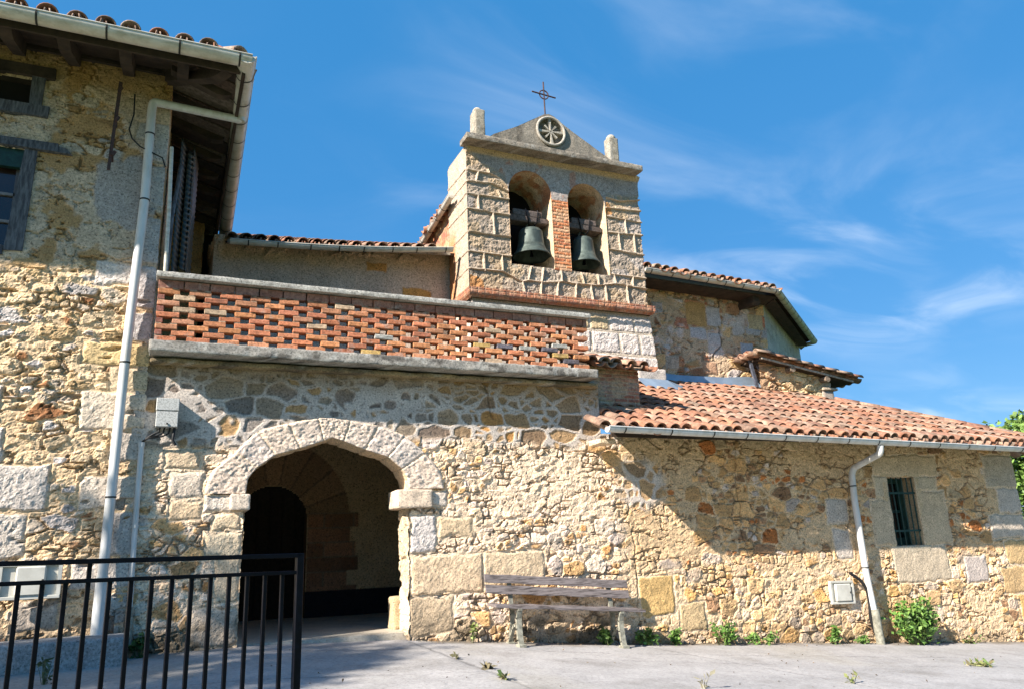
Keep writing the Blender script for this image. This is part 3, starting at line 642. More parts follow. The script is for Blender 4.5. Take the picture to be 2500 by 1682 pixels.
def f_gable(u, z):
    # stones in the frames of raised pointing
    ix, iy, d1, d2 = voro(u/.33, z/.24, 603)
    tone = pick(hsh(np.floor(ix), iy, 7), [(4, (.33, .285, .225)), (3, (.305, .275, .23)), (2, (.345, .285, .20)), (1, (.32, .30, .275)), (.4, (.34, .19, .08))])
    n = fbm(u*18, z*18, 605, 4, .62)
    h = .040*(n-.5)-.004+.02*(crag(u*9, z*9, 611)-.5); col = tone*(.7+.6*fbm(u*10, z*10, 606, 4))[..., None]
    rm = np.zeros(u.shape); wob = .014*(fbm(u*6, z*6, 608, 3)-.5)*2
    for k, (x0, z0, x1, z1) in enumerate(ribs):
        dx, dz = x1-x0, z1-z0; t = np.clip(((u-x0)*dx+(z-z0)*dz)/(dx*dx+dz*dz), 0, 1)
        d = np.hypot(u-x0-t*dx, z-z0-t*dz)+wob*.6
        rm = np.maximum(rm, 1-ss(.007, .019, d))
    band = 1-ss(.0, .03, np.abs(z-6.39)-.045)
    col = lerp(col, rgb((.45, .395, .31))*(.85+.3*fbm(u*8, z*8, 609))[..., None], rm); h = h*(1-rm)+rm*(.034+.012*(fbm(u*9, z*9, 610)-.5))
    # grey render above the arches, brick voussoirs ghosting through
    top = ss(-.03, .05, z-np.interp(u, [4.0, 4.2, 4.5, 4.72, 4.80, 5.5, 5.86, 6.6, 6.62, 7.4], [6.22, 6.15, 6.02, 5.92, 5.40, 5.55, 5.55, 5.55, 5.86, 5.93])+.08*(fbm(u*5, z*5, 612)-.5))
    top = top*(u > 4.0)
    gr = rgb((.31, .295, .28))*(.75+.5*fbm(u*7, z*7, 613, 4))[..., None]
    for cx, cz, rx in ((5.1625, 5.66, .40), (6.2275, 5.62, .375)):
        rr = np.hypot(u-cx, z-cz); th = np.arctan2(z-cz, u-cx); ring = (rr > rx) & (rr < rx+.24) & (z > cz-.1)
        st = ss(.55, .75, np.abs(np.sin(th*17))+.4*(fbm(u*20, z*20, 614)-.5))*ring
        gr = lerp(gr, rgb((.38, .365, .35))*np.ones_like(gr), st*.7)
        red = ring*ss(.60, .7, fbm(u*5, z*5, 616)); gr = lerp(gr, rgb((.36, .17, .11))*np.ones_like(gr), red*.6)
    h = h*(1-top)+top*(.012+.012*(fbm(u*14, z*14, 615, 4)-.5)); col = lerp(col, gr, top)
    # cove under the cornice
    cv = ss(6.20, 6.24, z+.01*(fbm(u*5, z*5, 617)-.5)); h = h+cv*.05*ss(6.18, 6.32, z)*(u > 4.0); col = lerp(col, rgb((.44, .34, .20))*(.8+.4*fbm(u*6, z*6, 618))[..., None], cv*(u > 4.0))
    # smooth rendered return
    sd_ = (u < 4.05).astype(float)
    h = h*(1-sd_)+sd_*(h*.4+.01); col = lerp(col, rgb((.42, .37, .295))*(.8+.4*fbm(u*8, z*6, 620, 4))[..., None], sd_*(1-rm)*.8)
    red = sd_*ss(.45, .25, u-3.15)*ss(5.2, 4.9, z); col = lerp(col, rgb((.46, .24, .12))*(.7+.6*fbm(u*20, z*20, 621))[..., None], red)
    # brick pier between the bells
    pr = ((u > 5.545) & (u < 5.87) & (z < 5.60+.03*fbm(u*9, z*0, 1))).astype(float)*(z > 4.36)
    row = np.floor(z/.058); off = np.mod(row, 2)*.12; fz = np.abs(z/.058-np.round(z/.058))*.058; fx = np.abs((u+off)/.24-np.round((u+off)/.24))*.24
    bc = pick(hsh(np.floor((u+off)/.24), row, 8), [(2, (.50, .20, .09)), (1, (.46, .26, .14)), (1, (.40, .15, .075)), (1, (.50, .32, .2))])
    mo = ss(.012, .004, np.minimum(fz, fx)+.008*(fbm(u*30, z*30, 623)-.5)); bc = lerp(bc*(.8+.4*fbm(u*20, z*20, 9))[..., None], rgb((.47, .32, .20))*np.ones_like(bc), mo)
    h = h*(1-pr)+pr*(.01-.008*mo+.014*(fbm(u*22, z*22, 624)-.5)); col = lerp(col, bc, pr)
    return h, col
patch('bell_gable', [(GX0, 11.25), (GX0, GY), (GX1, GY), (GX1, 11.25)], GZ0, GZ1, f_gable, .0125, M_stone, church, u0=GX0-.85, hole=lambda u, z: aL(u, z) | aR(u, z))
bgab = [o for o in church.children if o.name.startswith('bell_gable')][0]
patch('belfry_back_wall', [(GX1, 11.25), (GX0, 11.25)], GZ0, GZ1, lambda u, z: rubble(u, z, .3, .2, 640, [(1, (.4, .36, .28))], (.4, .36, .28))[:2], .05, M_stone, bgab)
def reveal(name, x0, x1, zsill, zs, rx, rz, seed):
    cx = (x0+x1)/2
    pts = [(x0, zsill), (x0, zs)]+[(cx-rx*math.cos(a), zs+rz*math.sin(a)) for a in np.linspace(0, math.pi, 26)][1:-1]+[(x1, zs), (x1, zsill)]
    P = np.array(pts); seg = np.hypot(*np.diff(P, axis=0).T); cum = np.r_[0, np.cumsum(seg)]; us = np.linspace(0, cum[-1], 180); px = np.interp(us, cum, P[:, 0]); pz = np.interp(us, cum, P[:, 1])
    ys = np.linspace(GY-.012, 11.26, 44); U, Y_ = np.meshgrid(us, ys)
    tx = np.gradient(px); tz = np.gradient(pz); ln = np.hypot(tx, tz); nx = tz/ln; nz = -tx/ln
    h = .03*(fbm(U*12, Y_*12, seed, 4)-.5)*ss(0, .1, Y_-GY)
    V = np.stack([px[None]+nx[None]*h, Y_, pz[None]+nz[None]*h], -1)
    arch = ((pz > zs-.1)[None]*np.ones_like(U)); cb = pick(hsh(np.floor(U/.06), Y_*0, 5), [(1, (.36, .17, .085)), (1, (.30, .13, .07)), (1, (.40, .24, .13))])
    cc = lerp(rgb((.50, .42, .30))*np.ones_like(cb), cb, arch*ss(.42, .55, fbm(U*6, Y_*6, seed+3))*.9)*(.75+.5*fbm(U*9, Y_*9, seed+4))[..., None]
    return link(name, mesh_np(name, V.reshape(-1, 3), grid_faces(len(us), len(ys)), cc.reshape(-1, 3)), M_stone, bgab)
reveal('arch_reveal', 4.77, 5.555, 4.38, 5.66, .3925, .405, 650); reveal('arch_reveal', 5.86, 6.595, 4.38, 5.62, .3675, .39, 660)
b = []; rough_box(b, 4.78, 5.55, GY+.0, 11.24, 4.30, 4.385, (.42, .38, .30), .01, .04, 5); rough_box(b, 5.865, 6.59, GY+.0, 11.24, 4.30, 4.385, (.42, .38, .30), .01, .04, 6); join_np(b, 'arch_sill', M_stone, bgab)
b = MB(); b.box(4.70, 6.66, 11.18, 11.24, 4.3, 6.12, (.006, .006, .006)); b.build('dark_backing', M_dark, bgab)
# cornice, pediment, medallion, pinnacles, cross
l = rough_box([], GX0-.10, GX1-.05, GY-.30, GY+.03, 6.30, 6.405, (.30, .26, .21), .007, .018, 25, sc=11, tone=.8, rad=.012, stain=.55); rough_box(l, GX0+.012, GX1+.01, GY+.02, 11.30, 6.29, 6.395, (.33, .29, .24), .006, .03, 26, sc=9, tone=.6)
join_np(l, 'cornice', M_conc, bgab)
FY = GY-.27; KP = FY/GY
ped = [(4.45*KP, 6.39), (4.55*KP, 6.64*KP), (5.0*KP, 6.88*KP), (5.38*KP, 7.13*KP), (5.50*KP, 7.21*KP), (5.60*KP, 7.235*KP), (5.70*KP, 7.21*KP), (5.80*KP, 7.13*KP), (6.2*KP, 6.90*KP), (6.72*KP, 6.62*KP), (6.80*KP, 6.39)]
MX, MZ = 5.615*KP, 6.895*KP
def pediment():
    xs = np.linspace(ped[0][0], ped[-1][0], 190); zt = np.interp(xs, [p[0] for p in ped], [p[1] for p in ped])+.010*(fbm(xs*9, xs*0, 3)-.5)
    vs = np.linspace(0, 1, 56); Xg, Vg = np.meshgrid(xs, vs); Zg = 6.39+(zt[None]-6.39)*Vg
    r = np.hypot(Xg-MX, Zg-MZ); n = fbm(Xg*12, Zg*12, 33, 4)
    h = .012*(n-.5)-.075*ss(.245, .23, r)
    col = rgb((.275, .24, .195))*(.7+.6*fbm(Xg*4, Zg*3, 34, 4))[..., None]
    dk = ss(.56, .68, fbm(Xg*8, Zg*2.5, 35, 3)); col = col*(1-.4*dk)[..., None]
    V = np.stack([Xg, FY-h, Zg], -1); back = np.stack([Xg, FY+.35+0*Xg, Zg], -1)
    topv = np.stack([np.stack([xs, np.full_like(xs, FY), zt], -1), np.stack([xs, np.full_like(xs, FY+.35), zt], -1)])
    lst = [(V.reshape(-1, 3), grid_faces(len(xs), len(vs)), col.reshape(-1, 3)), (back.reshape(-1, 3), grid_faces(len(xs), len(vs))[:, ::-1], col.reshape(-1, 3)),
           (topv.reshape(-1, 3), grid_faces(len(xs), 2), np.tile(rgb((.44, .42, .37)), (2*len(xs), 1)))]
    return join_np(lst, 'pediment', M_conc, bgab)
pediment()
b = MB(); n = 40
ringp = [(MX+.255*math.cos(2*math.pi*k/n), FY-.02, MZ+.255*math.sin(2*math.pi*k/n)) for k in range(n+1)]
b.tube(ringp, .024, 8, (.44, .40, .34), cap=False)
for k in range(8):
    a = math.radians(90+k*45+4); L_ = .24 if k % 2 == 0 else .15; wd = .026 if k % 2 == 0 else .017
    d = Vector((math.cos(a), 0, math.sin(a))); p = Vector((-d.z, 0, d.x)); c0 = Vector((MX, FY-.012, MZ))
    poly = [c0+p*.006, c0+d*L_+p*wd, c0+d*L_-p*wd, c0-p*.006]
    b.prism(poly, (0, .09, 0), (.46, .42, .35))
b.build('medallion', M_conc, bgab)
def pinnacle(x0, x1, z0, z1, seed, dp=.24):
    l = rough_box([], x0, x1, FY, FY+dp, z0, z1, (.34, .30, .235), .006, .018, seed, sc=12, tone=.7, rad=.015, stain=.4)
    cx, cy = (x0+x1)/2, FY+dp/2; fr = (x1-x0)*.46
    m = MB(); m.lathe([(.001, z1-.03), (fr*.85, z1-.03), (fr, z1+.0), (fr*.95, z1+.03), (fr*.65, z1+.065), (fr*.3, z1+.085), (.001, z1+.09)], cx, cy, 20, (.40, .37, .31))
    l.append((np.array(m.v), np.array(m.f), np.array(m.c))); return join_np(l, 'pinnacle', M_conc, bgab)
pinnacle(4.115, 4.29, 6.39, 7.06*KP, 41, .25); pinnacle(6.61, 6.80, 6.39, 7.05*KP, 42, .18)
b = MB(); cX, cY = 5.605*KP, FY+.14; K2 = cY/10.6; cX = 5.63*K2; zc_ = 7.745*K2
b.tube([(cX+.005, cY, 7.02), (cX, cY, 8.0*K2)], .013, 8); b.tube([(cX-.235, cY-.02, zc_), (cX+.235, cY+.02, zc_)], .013, 8)
b.tube([(cX+.083*math.cos(2*math.pi*k/24), cY, zc_+.083*math.sin(2*math.pi*k/24)) for k in range(25)], .011, 8, cap=False)
b.build('iron_cross', M_rust, bgab)
# brick string course and ashlar pier below
def f_string(u, z):
    fx = np.abs(u/.118-np.round(u/.118))*.118; fz = np.abs((z-3.79)/.06-np.round((z-3.79)/.06))*.06
    c = pick(hsh(np.floor(u/.118+.5), np.floor((z-3.79)/.06+.5), 6), [(2, (.47, .19, .10)), (1, (.42, .16, .085)), (1, (.48, .25, .15)), (1, (.36, .15, .10))])
    m = ss(.011, .003, np.minimum(fx, fz)); c = lerp(c*(.75+.5*fbm(u*18, z*18, 700))[..., None], rgb((.42, .28, .20))*np.ones_like(c), m*.7)
    return -.006*m+.015*(fbm(u*16, z*16, 701)-.5)-.05*ss(3.80, 3.73, z), c
patch('brick_string_course', [(GX0-.05, 11.2), (GX0-.05, GY-.11), (GX1+.08, GY-.11), (GX1+.08, 11.2)], 3.735, 3.885, f_string, .012, M_brick, bgab, u0=0)
join_np(rough_box([], GX0-.05, GX1+.08, GY-.10, 11.2, 3.865, 3.89, (.45, .2, .11), .004, .05, 3), 'string_course_top', M_brick, bgab)
pb = []
for z0, z1, cuts in ((3.42, 3.70, (5.9, 6.15, 6.52, 7.0, 7.6)), (3.04, 3.41, (5.9, 6.16, 6.68, 7.06, 7.6)), (2.76, 3.03, (5.9, 6.60, 7.6)), (2.3, 2.75, (5.9, 6.98, 7.6))):
    for a, c in zip(cuts[:-1], cuts[1:]):
        pb.append((a+.015, c-.012, z0+.01, z1-.01, (.50, .42, .27) if (a < 6.2 and z0 > 3.4) else random.choice([(.53, .52, .50), (.50, .49, .47), (.55, .53, .50)]), .022, .011))
def f_pier(u, z):
    h = .006*(fbm(u*20, z*20, 720)-.5); col = rgb((.50, .46, .38))*(.8+.4*fbm(u*10, z*10, 721))[..., None]
    h, col = blocks(h, col, u, z, pb, 730, jw=.01, rag=.008); gtop = ss(3.62, 3.72, z); col = lerp(col, rgb((.38, .37, .36))*np.ones_like(col), gtop*.8); return h, col
def w_pier(V):
    V[..., 0] += np.clip((V[..., 0]-6.0)/1.4, 0, 1)*np.clip(3.75-V[..., 2], 0, 2)*.105; return V
patch('gable_pier', [(4.1, 11.2), (4.1, GY+.03), (7.33, GY+.03), (7.33, 11.2)], 2.1, 3.75, f_pier, .016, M_stone, bgab, u0=4.1-.77, warp=w_pier)
l = rough_box([], 6.95, 7.50, GY-.08, 11.0, 2.58, 2.80, (.46, .45, .42), .02, .03, 51, sc=6); join_np(l, 'pier_foot', M_stone, bgab)
b = MB(); b.add([(6.90, 10.30, 2.63), (7.50, 10.30, 2.62), (7.60, 10.12, 2.43), (6.98, 10.12, 2.43), (8.0, 10.35, 2.49), (7.9, 10.7, 2.62)], [(0, 1, 2, 3), (1, 5, 4, 2)], (.6, .62, .66)); fl = b.build('pier_flashing', M_flash, bgab)
fl.modifiers.new('thick', 'SOLIDIFY').thickness = .006

# ------------------------------------------------------------------ roofs
PAL_T = [(.37, .18, .115), (.39, .205, .135), (.33, .155, .095), (.42, .26, .18), (.28, .145, .10), (.38, .185, .11), (.34, .215, .155), (.36, .255, .19)]
def tile_shape(r0, r1, Ln, flip=False, n=9, th=.013):
    V = []; a = np.linspace(0, math.pi, n)
    for y, r in ((0, r0), (Ln, r1)):
        for q in (r, r-th):
            for t in a:
                V.append((-q*math.cos(t), y, (q*math.sin(t)*.92) if not flip else (r*.92-q*math.sin(t)*.92)))
    F = []
    for k in range(n-1):
        o0, i0, o1, i1 = k, n+k, 2*n+k, 3*n+k
        F += [(o0, o0+1, o1+1, o1), (i0+1, i0, i1, i1+1), (o0+1, o0, i0, i0+1), (o1, o1+1, i1+1, i1)]
    F += [(0, 2*n, 3*n, n), (n-1, 2*n-1, 4*n-1, 3*n-1)]
    return np.array(V), np.array(F)
def tile_roof(name, o, ea, up, ncol, nrow, parent, period=.205, expo=.33, keep=None, plug=True, seed=1, pal=PAL_T, dark=1., sag=0., mat=None):
    """barrel tiles: convex covers over concave channels, laid from the eave point o along ea and up the slope"""
    rnd = np.random.RandomState(seed); ea = np.array(ea, float); ea /= np.linalg.norm(ea); up = np.array(up, float); up /= np.linalg.norm(up)
    nn = np.cross(ea, up); nn /= np.linalg.norm(nn); o = np.array(o, float)
    cv, cf = tile_shape(period*.40, period*.33, expo*1.30); tv, tf = tile_shape(period*.43, period*.38, expo*1.30, True)
    pv = np.array([(-math.cos(t)*period*.37, .02, math.sin(t)*period*.33) for t in np.linspace(0, math.pi, 9)]+[(0, -.01, .0)]); pf = np.array([(k, k+1, 9, 9) for k in range(8)])
    pv = pv+np.random.RandomState(4).uniform(-.006, .006, pv.shape)
    Vs, Fs, Cs = [], [], []; n = 0
    def put(V, F, base, c, jit, rot, tip):
        nonlocal n
        ca, sa = math.cos(rot), math.sin(rot); v = V.copy(); x = v[:, 0]*ca-v[:, 1]*sa; y = v[:, 0]*sa+v[:, 1]*ca; z = v[:, 2]+tip*v[:, 1]
        P = base[None]+x[:, None]*ea+y[:, None]*up+z[:, None]*nn
        Vs.append(P); Fs.append(F+n); Cs.append(np.tile(c, (len(V), 1))); n += len(V)
    for r in range(nrow):
        for k in range(ncol):
            for kind in (0, 1):
                s_ = (k+.5*kind)*period+rnd.normal(0, .008); y_ = r*expo+rnd.normal(0, .018)
                if keep is not None and not keep(s_, y_): continue
                base = o+ea*s_+up*(y_-((.05 if kind == 0 else .105+rnd.uniform(-.03, .03) if r == 0 else 0)))+nn*(.030 if kind == 0 else -.035)
                base = base+np.array((0, 0, -sag*math.sin(math.pi*min(1, s_/(ncol*period)))))
                c = np.array(pal[rnd.randint(len(pal))])*rnd.uniform(.75, 1.15)*dark
                if rnd.rand() < .12: c = c*.55+np.array((.20, .17, .13))*.5
                put(cv if kind == 0 else tv, cf if kind == 0 else tf, base, c, 0, rnd.normal(0, .025), -.045)
                if kind == 0 and r == 0 and plug:
                    put(pv, pf, base, np.array((.24, .20, .16))*rnd.uniform(.6, 1.3), 0, 0, 0)
    V = np.concatenate(Vs); F = np.concatenate(Fs)
    me = mesh_np(name, V, F, np.concatenate(Cs), smooth=True)
    ob = link(name, me, mat or M_tile, parent); return ob
def slab(name, pts, th, mat, parent, col=(.05, .036, .026)):
    nrm = (Vector(pts[1])-Vector(pts[0])).cross(Vector(pts[2])-Vector(pts[0])).normalized()
    if nrm.z > 0: nrm = -nrm
    b = MB(); b.prism(pts, nrm*th, col); return b.build(name, mat, parent)
def gutter(name, p0, p1, r, parent, mat, every=.7, bracket=True, sag=0., first=.25, n=24, lip=True, nb=None, dz=None):
    """half-round gutter from p0 to p1 with bracket straps as sub-parts"""
    p0 = Vector(p0); p1 = Vector(p1); d = (p1-p0); L_ = d.length; t = d.normalized(); side = Vector((t.y, -t.x, 0)).normalized(); up = Vector((0, 0, 1))
    angs = [math.pi*k/10 for k in range(11)]
    V = []; F = []; m = len(angs)
    for i in range(n+1):
        c = p0+d*(i/n)+up*(-sag*math.sin(math.pi*i/n))
        for q in (r, r-.006):
            V += [c+side*(q*math.cos(a))-up*(q*math.sin(a)) for a in angs]
    w_ = 2*m
    for i in range(n):
        for k in range(m-1):
            F.append((i*w_+k, i*w_+k+1, (i+1)*w_+k+1, (i+1)*w_+k)); F.append((i*w_+m+k+1, i*w_+m+k, (i+1)*w_+m+k, (i+1)*w_+m+k+1))
        for k in (0, m-1): F.append((i*w_+k, (i+1)*w_+k, (i+1)*w_+m+k, i*w_+m+k))
    b = MB(); b.add(V, F, (.6, .6, .55), True)
    for i in (0, n): b.add([V[i*w_+k] for k in range(m)], [tuple(range(m))], (.6, .6, .55))
    if lip:
        b.tube([p0+d*(i/n)+up*(-sag*math.sin(math.pi*i/n)+.002)+side*r for i in range(n+1)], .008, 6)
    g = b.build(name, mat, parent)
    if bracket:
        k = first; proto = None
        while k < L_-.05:
            f = k/L_; c = p0+d*f+up*(-sag*math.sin(math.pi*f)); q = MB(); pts = [c+side*((r+.004)*math.cos(a))-up*((r+.004)*math.sin(a)) for a in angs]
            pts = [pts[0]+up*.012]+pts
            for i in range(len(pts)-1):
                a0, a1 = pts[i], pts[i+1]; wv = t*.009; q.add([a0-wv, a0+wv, a1+wv, a1-wv], [(0, 1, 2, 3)], (.03, .03, .03))
            q.build('bracket', M_strap, g); k += every*random.uniform(.85, 1.15)
    return g
def pipe(name, pts, r, parent, mat, straps=(), n=14, label=None):
    """tube with softened bends"""
    P = [Vector(p) for p in pts]; out = [P[0]]
    for a, b_, c in zip(P[:-2], P[1:-1], P[2:]):
        k = min(r*1.6, (b_-a).length*.4, (c-b_).length*.4); s0 = b_+(a-b_).normalized()*k; s1 = b_+(c-b_).normalized()*k
        out += [s0*(1-t)**2+b_*2*t*(1-t)+s1*t*t for t in (0, .25, .5, .75, 1)]
    out.append(P[-1])
    m = MB().tube(out, r, n, (.7, .7, .68)); o = m.build(name, mat, parent, label=label)
    for (a, b_) in straps:
        MB().tube([a, b_], r+.005, n, (.03, .03, .03)).build('strap', M_strap, o)
    return o

# annex roof: front slope up to the nave wall, hipped at the right
EY = 7.775; EV = (4.62, EY, 1.347); SL = .43; upv = np.array((0, 1, SL)); upn = upv/np.linalg.norm(upv)
def hipx(y): return 13.40-(y-EY)*(2.3/2.45)
def keepA(s, t):
    y = EY+t*upn[1]; x = 4.62+s
    if y > 10.85: return False
    if x < 4.98 and y > 8.02: return False
    if x < 4.60: return False
    if 4.98 < x < 5.9 and 8.75 < y < 9.2: return False
    if 5.0 < x < 7.62 and y > 10.25: return False
    return x < hipx(y+.20)
rf = tile_roof('annex_roof', (4.62, 7.70, 1.337), (1, .0095, -.004), upv, 44, 11, church, period=.2, expo=.33, keep=keepA, seed=5)
ZR = lambda y: 1.347+SL*(y-EY)
slab('roof_deck', [(4.97, 7.97, ZR(7.97)-.05), (13.15, 7.97, ZR(7.97)-.09), (10.9, 10.40, ZR(10.40)-.06), (10.7, 10.95, ZR(10.95)-.06), (4.97, 10.95, ZR(10.95)-.06)], .04, M_dkwood, rf)
slab('hip_deck', [(13.15, 7.97, ZR(7.97)-.08), (13.25, 12.5, ZR(7.9)-.12), (10.9, 10.42, ZR(10.42)-.05)], .04, M_dkwood, rf)
# hip tiles
l = []; a0 = np.array((13.38, 7.83, 1.335)); a1 = np.array((10.98, 10.42, 2.50)); hd = (a1-a0); hl = np.linalg.norm(hd); hd /= hl; sd_ = np.cross(hd, (0, 0, 1.)); sd_ /= np.linalg.norm(sd_); nn_ = np.cross(sd_, hd)
cv, cf = tile_shape(.085, .075, .42)
for k in range(int(hl/.34)):
    p = a0+hd*k*.34+nn_*.0; V = p[None]+cv[:, :1]*sd_+cv[:, 1:2]*hd+cv[:, 2:]*nn_; l.append((V, cf, np.tile(np.array(random.choice(PAL_T))*random.uniform(.8, 1.1), (len(V), 1))))
join_np(l, 'hip_tiles', M_tile, rf)
# side slope tiles right of the hip, seen edge on
tile_roof('hip_slope', (13.30, 7.9, 1.30), (0, 1, 0), (-1, 0, .5), 10, 7, rf, period=.205, expo=.33, seed=9, keep=lambda s, t: s > t*.95+.45)
b = MB(); b.box(5.0, 13.0, 8.12, 8.15, 1.30, 1.38, (.06, .045, .035), j=.004); b.build('eave_board', M_dkwood, church)
b = MB(); b.box(4.73, 4.95, 7.95, 8.24, 1.19, 1.25, (.52, .46, .34), b=.01, j=.006); b.build('eave_corbel', M_stone, church)
ag = gutter('gutter', (4.63, 7.605, 1.330), (13.3, 7.605, 1.195), .062, church, M_pvc, every=.58, first=.22)
# loose gutter hooks standing up to the tiles
for k in range(11):
    x = 7.6+k*.5; MB().tube([(x, 7.66, 1.225), (x+.01, 7.84, 1.35)], .006, 6, (.6, .6, .6)).build('gutter_hook', M_pvc, ag)
def dpts(*q): return [Vector(p) for p in q]
pipe('downpipe', [(9.00, 7.605, 1.20), (9.0, 7.63, 1.09), (9.03, 8.14, .95), (9.0, 8.17, .86), (8.98, 8.17, .5), (8.99, 8.17, -.48), (9.05, 8.15, -1.45)], .045, church, M_pvc,
     straps=[(Vector((8.99, 8.17, .70)), Vector((8.99, 8.17, .685))), (Vector((8.99, 8.17, -.42)), Vector((8.99, 8.17, -.435)))])
MB().tube([(9.03, 8.155, -.98), (9.05, 8.15, -1.46)], .058, 14, (.5, .48, .42)).build('downpipe_shoe', M_cast, church)
# brick stub with its own little tiled roof
def f_stub(u, z):
    row = np.floor((z-1.9)/.055); off = np.mod(row, 2)*.11; fz = np.abs((z-1.9)/.055-np.round((z-1.9)/.055))*.055; fx = np.abs((u+off)/.22-np.round((u+off)/.22))*.22
    c = pick(hsh(np.floor((u+off)/.22), row, 8), [(2, (.44, .20, .13)), (1, (.40, .22, .15)), (1, (.36, .15, .10)), (1, (.46, .28, .2))])
    m = ss(.012, .004, np.minimum(fz, fx)+.008*(fbm(u*30, z*30, 623)-.5)); c = lerp(c*(.75+.5*fbm(u*20, z*20, 9))[..., None], rgb((.48, .38, .28))*np.ones_like(c), m)
    pl = ss(.5, .58, fbm(u*4, z*4, 30)+.3*ss(5.45, 5.1, u)); c = lerp(c, rgb((.52, .41, .28))*np.ones_like(c), pl*.7)
    return -.008*m+.02*(fbm(u*16, z*16, 10)-.5), c
st = patch('brick_stub', [(4.96, 8.62), (5.80, 8.62), (5.80, 9.2)], 1.55, 2.36, f_stub, .013, M_brick, church, u0=4.96)
tile_roof('stub_roof', (4.98, 8.50, 2.33), (1, 0, -.03), (0, 1, .35), 5, 3, st, period=.2, expo=.3, seed=12)
slab('stub_deck', [(4.96, 8.55, 2.33), (5.86, 8.55, 2.31), (5.86, 9.3, 2.55), (4.96, 9.3, 2.57)], .03, M_dkwood, st)
l = []
for k in range(2):
    V = np.array((5.05+k*.40, 8.53, 1.70))[None]+cv[:, 1:2]*np.array((1, 0, .0))+cv[:, :1]*np.array((0, -1., 0))+cv[:, 2:]*np.array((0, 0, 1.)); l.append((V, cf, np.tile(np.array((.50, .27, .15)), (len(V), 1))))
join_np(l, 'ridge_tiles', M_tile, st)
l = rough_box([], 5.0, 5.86, 8.50, 8.66, 1.60, 1.70, (.46, .34, .24), .01, .03, 8); join_np(l, 'stub_foot', M_stone, st)

# ------------------------------------------------------------------ nave, right of the gable
def f_nave(u, z):
    h, c, m = rubble(u, z, .34, .22, 801, [(3, (.42, .30, .19)), (2, (.34, .20, .12)), (1.4, (.42, .40, .39)), (2, (.46, .33, .17)), (.8, (.33, .16, .10))], (.46, .37, .26), gap=.12, hgt=.02, split=.4, cover=.34, lump=.008)
    lime = ss(.55, .63, fbm(u*2.4, z*2.0, 803, 5)); c = lerp(c, rgb((.53, .50, .49))*(.85+.3*fbm(u*8, z*8, 804))[..., None], lime*.8); h = h+lime*.006
    d = np.abs(u-9.2-.35*(z-3.6)*0-.5*(fbm(z*2.5, z*0, 806)-.5)); cr = (1-ss(.008, .03, d))*(z > 3.2); c = c*(1-.65*cr)[..., None]; h = h-.02*cr
    h, c = blocks(h, c, u, z, [(8.55, 9.02, 3.85, 4.32, (.42, .28, .12), .006, .002), (8.60, 9.0, 3.60, 3.83, (.44, .45, .48), .012, .003), (9.02, 9.35, 3.88, 4.25, (.44, .43, .44), .008, .003), (9.75, 10.05, 3.42, 3.62, (.36, .38, .42), .012), (10.0, 10.36, 3.9, 4.2, (.44, .36, .22), .02), (8.0, 8.3, 3.0, 3.25, (.38, .34, .28), .02), (8.8, 9.15, 2.95, 3.2, (.40, .27, .18), .02), (9.0, 9.3, 3.5, 3.75, (.44, .44, .46), .015)], 820, rag=.025)
    gsh = (u > 10.41).astype(float); hg = .025*(fbm(u*9, z*9, 830, 4)-.5); cg_ = rgb((.40, .41, .35))*(.7+.6*fbm(u*5, z*5, 831, 4))[..., None]
    mo = ss(.60, .7, fbm(u*6+3, z*9, 833, 3)); cg_ = lerp(cg_, rgb((.26, .25, .20))*np.ones_like(cg_), mo*.6)
    h = h*(1-gsh)+hg*gsh; c = lerp(c, cg_, gsh)
    return h, c
AP = [(7.2, 11.0), (10.41, 11.0), (13.2, 12.94), (13.2, 16)]
nv = patch('nave_wall', AP, 2.2, 4.62, f_nave, .018, M_stone, church, u0=7.2)
EZ = 4.60; E0 = Vector((7.31, 10.42, EZ)); E1 = Vector((10.24, 10.40, EZ-.10)); E2 = Vector((13.12, 12.40, 4.26)); E3 = Vector((12.98, 13.2, 4.24))
nr = tile_roof('nave_roof', (7.36, 10.44, EZ+.035), (1, 0, -.034), (0, 1, .36), 15, 8, church, period=.2, expo=.33, seed=21, keep=lambda s, t: s < 3.0+t*.3)
slab('roof_deck', [(7.31, 10.47, EZ), (10.3, 10.45, EZ-.09), (11.5, 13.5, EZ+1.05), (7.31, 13.5, EZ+1.1)], .04, M_dkwood, nr)
slab('apse_deck', [(10.28, 10.44, EZ-.085), (13.06, 12.38, 4.29), (12.2, 14.5, 5.3), (11.5, 13.5, EZ+1.05)], .04, M_dkwood, nr)
slab('apse_deck', [(13.06, 12.38, 4.29), (12.95, 16, 4.29), (12.2, 14.5, 5.3)], .04, M_dkwood, nr)
g1 = gutter('gutter', E0, E1, .065, church, M_gut, every=.42, first=.12)
g2 = gutter('gutter', E1+Vector((.0, -.0, .0)), E2, .068, church, M_gutsage, every=.30, first=.06)
g3 = gutter('gutter', E2, E3+Vector((-.3, .5, 0)), .066, church, M_gutsage, every=.30, first=.2)
for k, (x, y) in enumerate(((9.9, 10.6),)):
    b = MB(); b.box(x-.08, x+.12, 10.62, 11.0, 4.28, 4.44, (.06, .045, .035), j=.03, b=.03); b.build('eave_beam_end', M_dkwood, church)
b = MB(); b.prism([(7.3, 10.95, 4.47), (10.4, 10.95, 4.40), (10.4, 10.55, 4.42), (7.3, 10.55, 4.49)], (0, 0, .02), (.05, .04, .03)); b.prism([(10.45, 10.95, 4.40), (13.2, 12.9, 4.20), (13.0, 12.5, 4.2), (10.35, 10.6, 4.40)], (0, 0, .02), (.03, .026, .022)); b.build('eave_soffit', M_dkwood, church)
